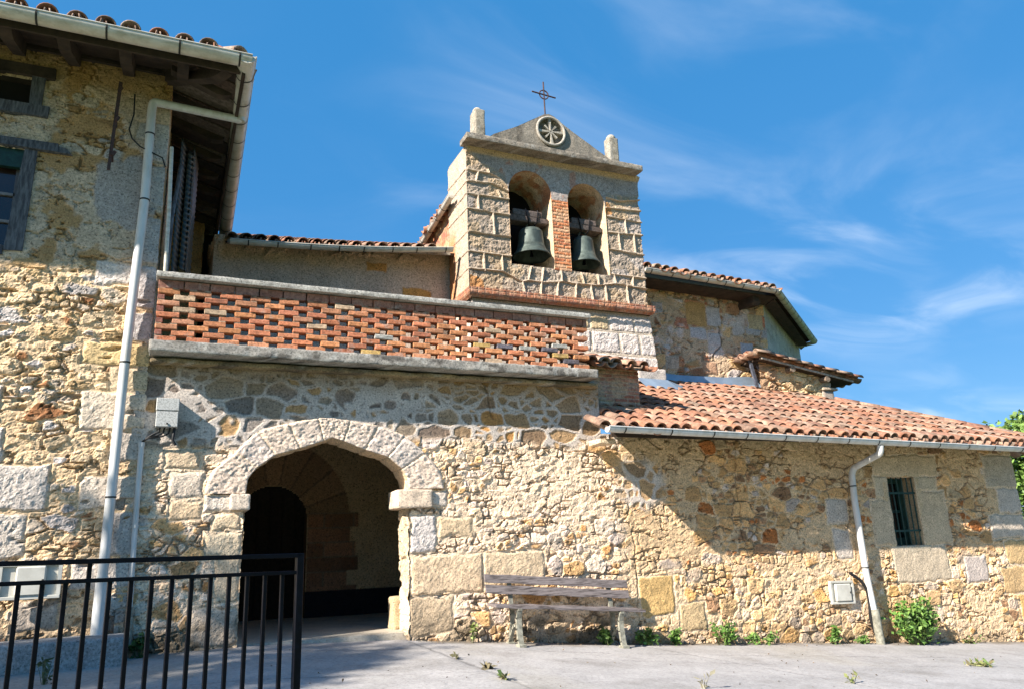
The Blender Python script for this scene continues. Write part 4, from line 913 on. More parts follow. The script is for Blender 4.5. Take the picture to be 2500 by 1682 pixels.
# sheet metal flashing at the foot of that wall
b = MB(); pts = [(7.62, 2.60, 2.92), (8.2, 2.60, 2.89), (9.2, 2.64, 2.90), (9.8, 2.68, 2.95), (10.02, 2.70, 2.92), (10.12, 2.70, 2.74)]
V = []; 
for x, z0, z1 in pts: V += [(x, 10.80, z0), (x, 10.93, z0+.10), (x, 10.95, z1)]
b.add(V, [q for i in range(len(pts)-1) for q in ((3*i, 3*i+3, 3*i+4, 3*i+1), (3*i+1, 3*i+4, 3*i+5, 3*i+2))], (.4, .5, .6)); fo = b.build('wall_flashing', M_flash, church); fo.modifiers.new('thick', 'SOLIDIFY').thickness = .005

# ------------------------------------------------------------------ lean-to behind the annex roof (sacristy)
def f_sac(u, z):
    h, c, m = rubble(u, z, .3, .14, 901, [(3, (.56, .48, .30)), (2, (.52, .40, .24)), (1, (.44, .28, .15))], (.58, .49, .31), gap=.12, hgt=.03, split=.3, cover=.5, lump=.012)
    lft = ss(10.25, 10.1, u); c = lerp(c, rgb((.34, .24, .15))*(.7+.6*fbm(u*9, z*9, 903))[..., None], lft)
    ban = 1-ss(.012, .03, np.abs(z-2.60+.11*(u-10.07))); h = h-.02*ban; ed = ss(11.24, 11.27, u); c = lerp(c, rgb((.40, .36, .29))*np.ones_like(c), ed); return h, c
sc = patch('sacristy_wall', [(9.75, 10.6), (11.48, 10.6), (11.60, 12.4)], 2.2, 3.2, f_sac, .018, M_stone, church, u0=9.75, hole=lambda u, z: z > 3.17-.145*(u-9.75))
tile_roof('sacristy_roof', (12.02, 10.42, 2.90), (0, 1, 0), (-1, 0, .145), 8, 8, sc, period=.2, expo=.31, seed=31)
slab('roof_deck', [(9.7, 10.46, 3.19), (11.95, 10.46, 2.865), (11.95, 12.2, 2.865), (9.7, 12.2, 3.19)], .03, M_dkwood, sc)
b = MB(); b.prism([(9.72, 10.44, 3.165), (11.92, 10.44, 2.845), (11.92, 10.47, 2.845), (9.72, 10.47, 3.165)], (0, 0, .035), (.42, .38, .33)); b.build('verge_board', M_wood, sc)
for x, z in ((10.42, 3.02), (11.25, 2.88)):
    b = MB(); b.tube([(x, 10.43, z), (x, 10.62, z+.005)], .06, 9, (.25, .19, .14)); b.build('purlin_end', M_wood, sc)
l = rough_box([], 11.2, 11.58, 10.52, 10.75, 2.68, 2.74, (.44, .38, .29), .008, .03, 3); rough_box(l, 11.22, 11.50, 10.56, 10.7, 2.2, 2.68, (.33, .30, .26), .006, .03, 4); join_np(l, 'corner_pillar', M_stone, sc)
b = MB(); M_ = Matrix.Translation((9.72, 10.72, 3.0)) @ Matrix.Rotation(math.radians(-12), 4, 'Y'); b.box(-.03, .03, -.02, .02, -.3, .25, (.09, .10, .13), M_); M_ = Matrix.Translation((9.86, 10.65, 2.96)) @ Matrix.Rotation(math.radians(-35), 4, 'Y'); b.box(-.02, .02, -.02, .02, -.16, .16, (.12, .12, .14), M_); b.build('broken_board', M_wood, sc)

# ------------------------------------------------------------------ low nave wing left of the gable
def f_wing(u, z):
    n = fbm(u*3, z*3, 951, 4); h = .014*(n-.5)+.006*(fbm(u*18, z*18, 952)-.5); c = rgb((.50, .40, .275))*(.75+.5*n)[..., None]
    t = ss(.12, -.10, z-4.28-.06*u*.9+.15*(fbm(u*6, z*6, 953)-.5)); gr = rgb((.43, .38, .33))*(.8+.4*fbm(u*5, z*2, 954))[..., None]; c = lerp(c, gr, t*.8)
    h, c = blocks(h, c, u, z, [(3.25, 3.75, 3.9, 4.12, (.42, .25, .08), .006, .003), (2.65, 3.0, 4.32, 4.5, (.42, .24, .08), .006, .003)], 960)
    h = h+.03*ss(.52, .6, fbm(u*8, z*8, 955, 3))*ss(4.25, 4.5, z-.06*u)
    return h, c
patch('wing_wall', [(.36, 11.9), (.40, 11.3), (4.08, 11.3), (4.08, 12.6)], 2.0, 5.4, f_wing, .02, M_stone, church, u0=-.2, hole=lambda u, z: (z > 4.62+.05*u))
wr = tile_roof('wing_roof', (.62, 10.95, 4.46), (1, 0, .075), (0, 1, .40), 16, 9, church, period=.2, expo=.32, seed=41, sag=.03)
slab('roof_deck', [(.55, 11.0, 4.44), (4.04, 11.0, 4.69), (4.04, 13.6, 5.72), (.55, 13.6, 5.48)], .04, M_dkwood, wr)
b = MB(); b.box(.55, 3.95, 10.97, 11.0, 4.40, 4.47, (.28, .22, .16), Matrix.Shear('XY', 4, (0, 0)) if False else None); 
b = MB(); b.prism([(.56, 10.955, 4.385), (3.95, 10.955, 4.63), (3.95, 10.955, 4.69), (.56, 10.955, 4.45)], (0, .03, 0), (.27, .23, .18)); b.build('eave_board', M_wood, wr)
gutter('gutter', (.59, 10.885, 4.41), (3.90, 10.70, 4.635), .058, church, M_gut, every=.42, first=.25, sag=.045)
# the higher nave beside the gable: brick flank and its own eave gutter running back
def f_flank(u, z):
    h, c = f_string(u*1.0, z); n = fbm(u*7, z*7, 970, 4); return h+.03*(n-.5), lerp(c, rgb((.50, .36, .2))*np.ones_like(c), ss(.45, .6, n))
patch('nave_flank', [(4.07, 13.4), (4.07, 11.2)], 4.3, 5.62, f_flank, .02, M_brick, church)
gutter('gutter', (3.93, 12.4, 5.40), (3.93, 10.80, 5.62), .055, church, M_gut, every=.35, first=.1)
slab('nave_upper_roof', [(3.97, 10.95, 5.63), (3.97, 13.0, 5.45), (7.3, 13.0, 6.2), (7.3, 11.3, 6.3), (4.06, 11.3, 5.65)], .05, M_dkwood, church)
tile_roof('nave_upper_tiles', (3.98, 12.5, 5.44), (0, -1, .12), (1, 0, .3), 7, 3, church, seed=44, period=.2)

# ------------------------------------------------------------------ annex window
win = empty('w', (0, 0, 0)); bpy.data.objects.remove(win); 
def f_rev(u, z):
    n = fbm(u*9, z*9, 980, 4); return .008*(n-.5), rgb((.45, .38, .25))*(.8+.4*n)[..., None]
wn_ = MB(); wn_.box(9.82, 10.44, 8.60, 8.63, -.17, .84, (.01, .01, .01)); wo = wn_.build('window', M_glass, church)
l = rough_box([], 10.42, 10.55, 8.29, 8.62, -.18, .84, (.46, .39, .26), .006, .03, 61); rough_box(l, 9.70, 9.83, 8.29, 8.62, -.18, .84, (.46, .39, .26), .006, .03, 62); rough_box(l, 9.70, 10.55, 8.29, 8.62, .835, .95, (.46, .39, .26), .006, .03, 63); rough_box(l, 9.70, 10.55, 8.29, 8.62, -.3, -.16, (.46, .42, .32), .006, .03, 64)
join_np(l, 'reveal', M_stone, wo)
b = MB(); b.box(9.83, 9.92, 8.53, 8.59, -.16, .83); b.box(10.33, 10.42, 8.53, 8.59, -.16, .83); b.box(9.92, 10.33, 8.53, 8.59, -.16, -.05); b.box(9.92, 10.33, 8.53, 8.59, .76, .83); b.box(10.10, 10.14, 8.54, 8.58, -.05, .76); b.box(9.92, 10.33, 8.545, 8.575, .32, .36); b.build('frame', M_green, wo)
b = MB()
for k in range(6): b.tube([(9.86+k*.104, 8.33, -.17), (9.86+k*.104, 8.33, .84)], .011, 6)
for z in (.60, .05): b.box(9.81, 10.47, 8.325, 8.345, z-.014, z+.014)
b.build('grille', M_green, wo)

# ================================================================== THE HOUSE
house = empty('house', (-1.5, 8.22, -.81), 'old farmhouse on the left with crumbling plaster, deep timber eaves and a white drainpipe', 'house')
HY = 8.290
def hole_house(u, z): return ((u < -1.535) & (z > 4.545) & (z < 4.86)) | ((u < -1.505) & (z > 2.98) & (z < 4.06))
hw = patch('house_wall', [(-2.9, HY), (-.25, HY), (-.25, 12.4)], -.95, 5.22, f_house, .0135, M_stone, house, u0=-2.9, hole=hole_house)
patch('house_wall', [(-6.9, 12), (-6.9, HY), (-2.9, HY)], -.95, 5.22, f_house, .05, M_stone, house, u0=-6.9-(12-HY))
b = MB(); b.box(-6.9, -2.85, 8.24, 8.5, 5.20, 5.32, (.06, .045, .035)); b.build('wall_plate', M_dkwood, house)
# windows: timber frames, panes
b = MB(); b.box(-2.9, -1.40, 8.42, 8.46, 4.40, 5.15, (.01, .01, .01)); w1 = b.build('window', M_dark, house)
b = MB(); b.box(-1.56, -1.44, HY-.035, 8.40, 4.56, 4.90, j=.008); b.box(-2.9, -1.37, HY-.05, 8.40, 4.44, 4.56, j=.01); b.build('frame', M_greywood, w1)
b = MB(); b.box(-2.9, -1.36, HY-.045, 8.42, 4.885, 5.02, j=.012); b.build('lintel', M_dkwood, w1)
b = MB(); b.box(-2.9, -1.5, 8.40, 8.43, 2.96, 4.08, (.03, .02, .02)); w2 = b.build('window', M_glass, house)
b = MB(); b.prism([(-1.535, HY-.03, 4.07), (-1.425, HY-.03, 4.06), (-1.44, HY-.03, 2.98), (-1.60, HY-.03, 2.97)], (0, .2, 0)); b.box(-2.9, -1.60, HY-.02, 8.40, 2.92, 3.02, j=.008); b.build('frame', M_greywood, w2)
b = MB(); b.box(-2.9, -1.25, HY-.05, 8.4, 4.07, 4.16, j=.012); b.prism([(-1.4, HY-.05, 4.075), (-1.12, HY-.045, 4.07), (-1.18, HY-.045, 4.13), (-1.4, HY-.05, 4.155)], (0, .12, 0)); b.build('lintel', M_greywood, w2)
b = MB(); b.box(-2.9, -1.53, 8.30, 8.36, 3.87, 4.065); b.build('shutter_head', M_green, w2)
b = MB()
for z in (3.60, 3.31): b.box(-2.9, -1.55, 8.37, 8.40, z-.014, z+.014, (.22, .2, .2))
b.box(-1.60, -1.535, 8.37, 8.40, 3.0, 3.88, (.10, .09, .09)); b.build('glazing_bar', M_paint, w2)
# plinth
join_np(rough_box([], -2.9, -.225, 7.76, 8.24, -.92, -.60, (.33, .33, .325), .008, .025, 71, sc=7, tone=.5), 'plinth', M_conc, house)
# eaves: roof deck, rafters, fascia, tiles
GZ_ = 4.99
hr = tile_roof('house_roof', (-2.75-.237*17, 7.36, GZ_+.02), (1, 0, 0), (0, 1, .36), 30, 7, house, period=.237, expo=.36, seed=51, keep=lambda s, t: s < 3.17+.237*17-t*.95, pal=[(.26, .12, .08), (.33, .16, .10), (.30, .19, .14), (.36, .26, .2), (.27, .18, .14)])
tile_roof('side_tiles', (.40, 7.5, GZ_+.02), (0, 1, 0), (-1, 0, .36), 20, 5, hr, period=.237, expo=.36, seed=52, keep=lambda s, t: s > t*.95, pal=[(.26, .12, .08), (.33, .16, .10), (.30, .19, .14)])
l = []
for k in range(6):
    d_ = np.array((-.66, .66, .25)); d_ /= np.linalg.norm(d_); sdv = np.cross(d_, (0, 0, 1.)); sdv /= np.linalg.norm(sdv); nv_ = np.cross(sdv, d_); cvb, cfb = tile_shape(.125, .105, .45)
    V = np.array((.40, 7.40, GZ_+.05))[None]+d_*k*.36+cvb[:, :1]*sdv+cvb[:, 1:2]*d_+cvb[:, 2:]*nv_; l.append((V, cfb, np.tile(np.array((.40, .31, .24))*random.uniform(.8, 1.15), (len(V), 1))))
join_np(l, 'hip_tiles', M_tile, hr)
slab('roof_deck', [(-6.9, 7.40, GZ_-.01), (.38, 7.40, GZ_-.01), (-1.6, 9.6, GZ_+.78), (-6.9, 9.6, GZ_+.78)], .03, M_dkwood, hr)
slab('roof_deck', [(.38, 7.40, GZ_-.01), (.48, 12.3, GZ_-.01), (-1.6, 12.3, GZ_+.72), (-1.6, 9.6, GZ_+.78)], .03, M_dkwood, hr)
def rafter(p0, p1, wd, hh):
    p0 = Vector(p0); p1 = Vector(p1); t = (p1-p0); sdv = Vector((t.y, -t.x, 0)).normalized()*wd/2; b = MB(); dn = Vector((0, 0, -1))
    prof = [p0, p0+dn*hh*.45+t*.03, p0+dn*hh*.75+t*.12, p0+dn*hh+t*.25, p1+dn*hh, p1]
    b.prism([q-sdv for q in prof], sdv*2, (.08, .055, .04)); return b.build('rafter', M_dkwood, house)
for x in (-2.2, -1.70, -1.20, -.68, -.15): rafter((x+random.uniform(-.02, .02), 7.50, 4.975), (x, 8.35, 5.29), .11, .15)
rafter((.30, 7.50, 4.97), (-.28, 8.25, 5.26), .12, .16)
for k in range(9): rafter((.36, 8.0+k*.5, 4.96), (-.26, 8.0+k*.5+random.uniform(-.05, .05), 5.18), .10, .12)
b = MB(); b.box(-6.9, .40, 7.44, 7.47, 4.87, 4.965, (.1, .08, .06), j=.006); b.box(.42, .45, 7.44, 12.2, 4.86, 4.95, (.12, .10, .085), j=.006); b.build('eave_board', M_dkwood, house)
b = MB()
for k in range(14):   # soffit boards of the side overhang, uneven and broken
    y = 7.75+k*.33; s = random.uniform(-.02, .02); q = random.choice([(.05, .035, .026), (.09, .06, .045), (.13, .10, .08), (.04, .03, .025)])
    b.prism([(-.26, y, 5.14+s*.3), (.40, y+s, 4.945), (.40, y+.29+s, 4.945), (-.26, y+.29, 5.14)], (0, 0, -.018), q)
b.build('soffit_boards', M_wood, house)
b = MB(); b.box(-2.9, -.24, 8.24, 8.5, 5.20, 5.32, (.06, .045, .035)); b.box(-.3, -.24, 8.24, 12.2, 5.1, 5.3, (.06, .045, .035)); b.build('wall_plate', M_dkwood, house)
hg = gutter('gutter', (-6.9, 7.31, 4.95), (.50, 7.31, 4.975), .088, house, M_gut, every=.56, first=.30, n=40)
hg2 = gutter('gutter', (.45, 7.25, 4.975), (.575, 12.2, 4.93), .088, house, M_gut, every=.42, first=.35)
MB().tube([(.475, 8.34, 4.90), (.475, 8.34, 4.84)], .06, 14, (.6, .6, .5)).build('outlet', M_gut, hg2)
pipe('downpipe', [(.475, 8.34, 4.93), (.475, 8.34, 4.862), (-.415, 8.19, 4.805), (-.425, 8.19, 4.72), (-.412, 8.195, 3.68), (-.452, 8.20, 1.926), (-.464, 8.20, .474), (-.472, 8.19, -.608)], .045, house, M_pvc,
     straps=[(Vector((-.419, 8.192, 4.42)), Vector((-.419, 8.192, 4.405))), (Vector((-.412, 8.195, 3.66)), Vector((-.412, 8.195, 3.645))), (Vector((-.452, 8.20, 1.92)), Vector((-.452, 8.20, 1.905))), (Vector((-.462, 8.20, .62)), Vector((-.462, 8.20, .605)))])
MB().tube([(-.468, 8.195, -.1), (-.472, 8.19, -.612)], .053, 14, (.7, .7, .7)).build('downpipe_shoe', M_pvc, house)
# slim waste pipe and cable down the corner
pipe('waste_pipe', [(-.20, 8.19, 4.30), (-.175, 8.19, 3.6), (-.16, 8.19, 2.86)], .02, house, M_gut)
pipe('waste_pipe', [(-.10, 8.6, 4.3), (-.145, 8.4, 3.6), (-.155, 8.3, 2.86)], .022, house, M_greywood)
# stone end behind the terrace with a black gap
def f_end(u, z):
    n = fbm(u*7, z*7, 990, 4); return .05*(n-.5), rgb((.34, .22, .09))*(.6+.8*n)[..., None]
patch('end_wall', [(-.24, 11.6), (.25, 11.6), (.25, 12.0)], 2.0, 5.0, f_end, .02, M_stone, house)
b = MB(); b.box(.2, .6, 12.0, 12.05, 2.0, 4.9, (.006, .006, .006)); b.build('dark_gap', M_dark, house)

# ================================================================== THINGS
# bells
def bell(cx, zt, r, hgt, lab, yx0, yx1, yz):
    cy = 10.63; o = empty('bell', (cx, cy, zt-hgt), lab, 'bell', 'bronze bells in the gable arches')
    pr = [(.02, 0), (.30, .0), (.52, -.03), (.60, -.09), (.615, -.13), (.63, -.13), (.63, -.16), (.655, -.35), (.70, -.58), (.74, -.70), (.76, -.70), (.765, -.735), (.80, -.78), (.90, -.88), (.99, -.965), (1.0, -1.0), (.95, -1.0), (.85, -.93), (.70, -.70), (.60, -.3), (.3, -.06), (.02, -.05)]
    MB().lathe([(a*r, zt+b_*hgt) for a, b_ in pr], cx, cy, 40).build('bell_body', M_bronze, o)
    b = MB()
    for s in (-1, 1): b.tube([(cx+s*.06, cy, zt-.01), (cx+s*.07, cy, zt+.06), (cx+s*.03, cy, zt+.11)], .016, 8)
    b.build('crown_loop', M_bronze, o)
    MB().tube([(cx, cy, zt-.1), (cx, cy, zt-hgt*.86), (cx, cy, zt-hgt*.98)], [.012, .018, .035], 10).build('clapper', M_iron, o)
    b = MB(); b.box(yx0, yx1, cy-.11, cy+.11, yz-.08, yz+.02, (.12, .095, .085), j=.006, b=.01); b.box(yx0+.12, yx1-.10, cy-.10, cy+.10, yz+.02, yz+.13, (.13, .105, .095), j=.008, b=.015); b.build('yoke', M_wood, o)
    b = MB()
    for s in (-.13, .09): b.tube([(cx+s, cy-.12, yz+.14), (cx+s*.7, cy-.125, yz-.08), (cx+s*.4, cy-.06, zt+.04)], .011, 6)
    b.build('yoke_strap', M_iron, o); return o
bell(5.255, 5.125, .32, .49, 'larger bronze bell under a timber yoke in the left arch of the bell gable', 4.79, 5.54, 5.29)
bell(6.245, 5.105, .28, .49, 'smaller bronze bell in the right arch of the bell gable, beside the brick pier', 5.88, 6.58, 5.29)

# bench, set along the falling pavement
bx0, bx1 = 3.27, 5.09; slope = -.087
bench = empty('park_bench', (4.18, 8.05, gzf(4.18, 8.05)), 'weathered wooden bench with grey cast supports standing against the church wall', 'bench')
def bz(x): return slope*(x-bx0)
def board(name, y0, y1, z0, z1, mat, x0=bx0, x1=bx1, tilt=0):
    b = MB(); n = 14; sec = [(y0, z0), (y1, z0+.0), (y1, z1), (y0, z1)]; V = []
    if tilt: sec = [(y0, z0), (y0+.025, z0), (y0+.025+tilt, z1), (y0+tilt, z1)]
    for i in range(n+1):
        x = x0+(x1-x0)*i/n; wv = .004*math.sin(i*1.7+z0*9)
        V += [(x, y, z+bz(x)+wv) for (y, z) in sec]
    F = [(i*4+k, i*4+(k+1) % 4, (i+1)*4+(k+1) % 4, (i+1)*4+k) for i in range(n) for k in range(4)]+[(0, 1, 2, 3), (n*4+3, n*4+2, n*4+1, n*4)]
    b.add(V, F, (.2, .17, .17)); o = b.build(name, mat, bench); bv = o.modifiers.new('bev', 'BEVEL'); bv.width = .005; bv.segments = 2; return o
board('back_slat', 8.14, 8.17, -.338, -.248, M_bench, tilt=.02); board('back_slat', 8.115, 8.145, -.452, -.36, M_bench, tilt=.02)
for k, y in enumerate((7.90, 7.985, 8.07)): board('seat_slat', y, y+.075, -.592+.004*k, -.560+.004*k, M_bench, x0=bx0+.02, x1=bx1+.07)
def support(x):
    b = MB(); z0 = bz(x); g = gzf(x, 8.05)
    def strip(pts, wd=.05, th=.022):
        P = [Vector((x, y, z)) for y, z in pts]
        for i in range(len(P)-1):
            t = (P[i+1]-P[i]); nrm = Vector((0, -t.z, t.y)).normalized()*th/2; e = t.normalized()*.006; xs_ = Vector((wd/2, 0, 0))
            b.prism([P[i]-nrm-xs_-e, P[i]+nrm-xs_-e, P[i+1]+nrm-xs_+e, P[i+1]-nrm-xs_+e], xs_*2, (.35, .34, .28))
    strip([(8.195, -.26+z0), (8.155, -.46+z0), (8.14, -.58+z0), (8.11, -.66+z0), (8.13, g+.20), (8.17, g+.06), (8.20, g+.0)])
    strip([(7.90, -.602+z0), (8.14, -.602+z0)], .045)
    strip([(7.92, -.602+z0), (7.95, g+.28), (7.945, g+.17), (7.925, g+.06), (7.90, g-.005)], .06, .034)
    strip([(7.955, g+.17), (7.99, g+.20), (8.05, g+.20), (8.10, g+.16), (8.15, g+.09), (8.19, g+.03)], .04, .025)
    b.box(x-.045, x+.045, 7.86, 7.96, g-.015, g+.022, (.35, .34, .28), b=.006); b.box(x-.04, x+.04, 8.15, 8.23, g-.01, g+.022, (.35, .34, .28), b=.006)
    return b.build('support', M_cast, bench)
support(3.57); support(4.84)

# railing
ra, rb = Vector((-.594, 4.355, .0288)), Vector((.724, 4.610, .0123)); rd = (rb-ra)/14
rail = empty('iron_railing', (.724, 4.61, gzf(.72, 4.6)), 'black iron railing with upright bars in front of the church doorway', 'railing')
def rp(k, z=0): p = ra+rd*k; return Vector((p.x, p.y, p.z+z))
fdir = rd.copy(); fdir.z = 0; fdir.normalize(); fn = Vector((-fdir.y, fdir.x, 0))
RM = Matrix((( fdir.x, fn.x, 0, 0), (fdir.y, fn.y, 0, 0), (0, 0, 1, 0), (0, 0, 0, 1)))
def bar(name, p0, p1, wd, dp):
    b = MB(); d = p1-p0; L_ = d.length
    if abs(d.z) > L_*.7:
        M_ = Matrix.Translation(p0) @ RM; b.box(-wd/2, wd/2, -dp/2, dp/2, 0, d.z, (.02, .02, .03), M_, b=.002)
    else:
        M_ = Matrix.Translation(p0) @ d.to_track_quat('X', 'Z').to_matrix().to_4x4(); b.box(0, L_, -dp/2, dp/2, -wd/2, wd/2, (.02, .02, .03), M_, b=.002)
    return b.build(name, M_iron, rail)
bar('top_rail', rp(-6, -.008), rp(14), .024, .04); bar('mid_rail', rp(-6, -.098), rp(14, -.092), .02, .03); bar('bottom_rail', rp(-6, -.90), rp(14, -.90), .02, .03)
gp = gzf(.724, 4.61)
bar('post', Vector((rp(14).x, rp(14).y, gp)), rp(14, .012), .04, .04)
for k in range(-5, 14):
    p = rp(k); p0 = Vector((p.x, p.y, p.z-.90)); p1 = Vector((p.x, p.y, p.z-(.0 if k == 3 else .10)))
    if k == 3: p0.z = gzf(p.x, p.y)
    bar('baluster', p0, p1, .021, .021)

# wall boxes
def cabinet(name, x0, x1, z0, z1, y, lab, cat, inner, tilt=0.):
    o = empty(name, ((x0+x1)/2, y, z0), lab, cat); t = .03
    M_ = Matrix.Translation(((x0+x1)/2, 0, (z0+z1)/2)) @ Matrix.Rotation(tilt, 4, 'Y') @ Matrix.Translation((-(x0+x1)/2, 0, -(z0+z1)/2))
    b = MB(); b.box(x0, x1, y-.045, y, z1-t, z1, M=M_, b=.004); b.box(x0, x1, y-.045, y, z0, z0+t, M=M_, b=.004); b.box(x0, x0+t, y-.043, y, z0+t, z1-t, M=M_); b.box(x1-t, x1, y-.043, y, z0+t, z1-t, M=M_); b.build('frame', M_cab, o)
    b = MB(); b.box(x0+t, x1-t, y-.02, y, z0+t, z1-t, M=M_); b.build('back_plate', M_cab, o)
    a, c, d, e = inner; b = MB(); b.box(a, c, y-.058, y-.02, d, e, M=M_, b=.012); dr_ = b.build('door', M_cab, o); 
    b = MB(); b.box(c-.03, c-.012, y-.064, y-.056, (d+e)/2-.012, (d+e)/2+.012, (.2, .2, .2), M=M_, b=.003); b.build('lock', M_strap, dr_); return o
cabinet('meter_cabinet', -1.275, -.79, -.265, .045, 8.19, 'large cream meter cabinet set low in the farmhouse wall behind the railing', 'meter cabinet', (-1.14, -.91, -.235, .015))
cabinet('meter_cabinet', 8.375, 8.80, -.89, -.585, 8.285, 'small pale meter cabinet in the annex wall left of the drainpipe foot', 'meter cabinet', (8.45, 8.73, -.855, -.625), .03)
jb = empty('junction_box', (-.04, 8.22, 1.28), 'speckled grey junction box with black cables on the porch wall', 'junction box')
b = MB(); b.box(-.135, .065, 8.16, 8.30, 1.285, 1.44, b=.005); b.build('box_body', M_greybox, jb); b = MB(); b.box(-.14, .07, 8.155, 8.30, 1.444, 1.57, b=.006); b.build('lid', M_greybox, jb)
MB().tube([(-.03, 8.155, 1.315), (-.03, 8.15, 1.315)], .01, 8).build('lock', M_strap, jb)
for x, dx, q in ((-.09, -.14, 0), (-.05, -.15, .02), (.0, -.12, .04)):
    MB().tube([(x, 8.23, 1.285), (x-.01, 8.22, 1.24-q*.3), (x-.06, 8.215, 1.215-q*.4), (-.19, 8.24, 1.19-q*.3), (-.235, 8.255, 1.15), (-.245, 8.262, 1.08)], .009, 8).build('cable', M_black, jb)
MB().tube([(.04, 8.22, 1.285), (.035, 8.20, 1.22), (.03, 8.19, 1.16), (.06, 8.2, 1.11)], .013, 8).build('cable', M_black, jb)
cd = empty('conduit_pipe', (-.23, 8.2, -.8), 'slim white conduit running down the corner between farmhouse and porch', 'pipe')
MB().tube([(-.243, 8.262, 1.13), (-.236, 8.262, .3), (-.224, 8.255, -.40)], .026, 12).build('conduit_tube', M_pvc, cd)
MB().tube([(-.244, 8.262, 1.14), (-.243, 8.262, 1.10)], .031, 12).build('collar', M_pvc, cd); MB().tube([(-.237, 8.262, .36), (-.236, 8.262, .33)], .030, 12).build('collar', M_pvc, cd)
MB().tube([(-.224, 8.25, -.38), (-.205, 8.235, -.84)], .036, 12).build('foot_guard', M_cast, cd)
tag(MB().tube([(8.74, 8.22, -.49), (8.80, 8.20, -.535), (8.90, 8.19, -.60), (8.97, 8.18, -.72), (8.985, 8.18, -.9), (8.97, 8.19, -1.08), (9.0, 8.2, -1.2), (9.03, 8.2, -1.30)], .022, 10).build('rubber_hose', M_black, None, (8.99, 8.19, -1.2)), 'bent black hose coming out of the wall beside the small meter cabinet', 'hose')
# old iron insulator bracket with drooping cable
br = empty('iron_bracket', (-.73, 8.15, 3.85), 'rusty iron pole bracket high on the farmhouse wall', 'bracket')
b = MB(); b.box(-.765, -.735, 8.10, 8.135, 3.90, 4.92, (.07, .06, .055), Matrix.Translation((-.75, 0, 4.4)) @ Matrix.Rotation(math.radians(1.6), 4, 'Y') @ Matrix.Translation((.75, 0, -4.4)), j=.004); b.build('bar', M_rust, br)
for z in (4.80, 4.45, 4.05): b = MB(); b.tube([(-.75, 8.22, z), (-.745, 8.08, z+.01)], .014, 8); b.tube([(-.745, 8.09, z+.0), (-.72, 8.09, z+.05)], .018, 8); b.build('insulator_hook', M_rust, br)
tag(MB().tube([(-.60, 8.18, 4.85), (-.59, 8.17, 4.6), (-.62, 8.17, 4.42), (-.585, 8.17, 4.32), (-.5, 8.17, 4.24), (-.40, 8.17, 4.20), (-.28, 8.17, 4.15), (-.245, 8.17, 4.05)], .008, 6).build('black_cable', M_black, None, (-.5, 8.17, 4.0)), 'thin black cable looping across the upper farmhouse wall', 'cable')
# ribbed sheets leaning under the side eave
cs = empty('ribbed_sheet', (-.05, 8.9, 2.1), 'dark green and cream ribbed sheets standing under the farmhouse side eave', 'sheet')
def ribs_panel(x0, y0, x1, y1, zb, zt, n):
    b = MB()
    V = []; F = []; rows_ = n*4
    for i in range(rows_+1):
        z = zb+(zt-zb)*i/rows_; o_ = .005*math.sin(i*math.pi/2)
        for (x, y) in ((x0, y0), (x1, y1)): V.append((x+o_, y-o_*.6, z))
    for i in range(rows_): F.append((2*i, 2*i+1, 2*i+3, 2*i+2))
    n0 = len(b.v); b.add(V, F, (.06, .075, .05), True)
    for i in range(len(V)):
        k = (i//2) % 4; b.c[n0+i] = (.075, .07, .05) if k == 1 else (.012, .015, .011)
    o = b.build('sheet', M_paint, cs); o.modifiers.new('t', 'SOLIDIFY').thickness = .006; return o
ribs_panel(-.12, 8.75, -.05, 9.0, 3.05, 4.75, 24); ribs_panel(.02, 9.0, .085, 9.5, 3.2, 4.80, 22); ribs_panel(-.04, 8.95, .03, 9.02, 3.2, 4.7, 22)
tag(join_np(rough_box([], 2.39, 2.60, 8.69, 8.92, -.81, -.46, (.44, .37, .24), .010, .02, 91), 'stone_block', M_stone, None, (2.5, 8.8, -.81)), 'squared stone block standing inside the church doorway at its right jamb', 'stone block')

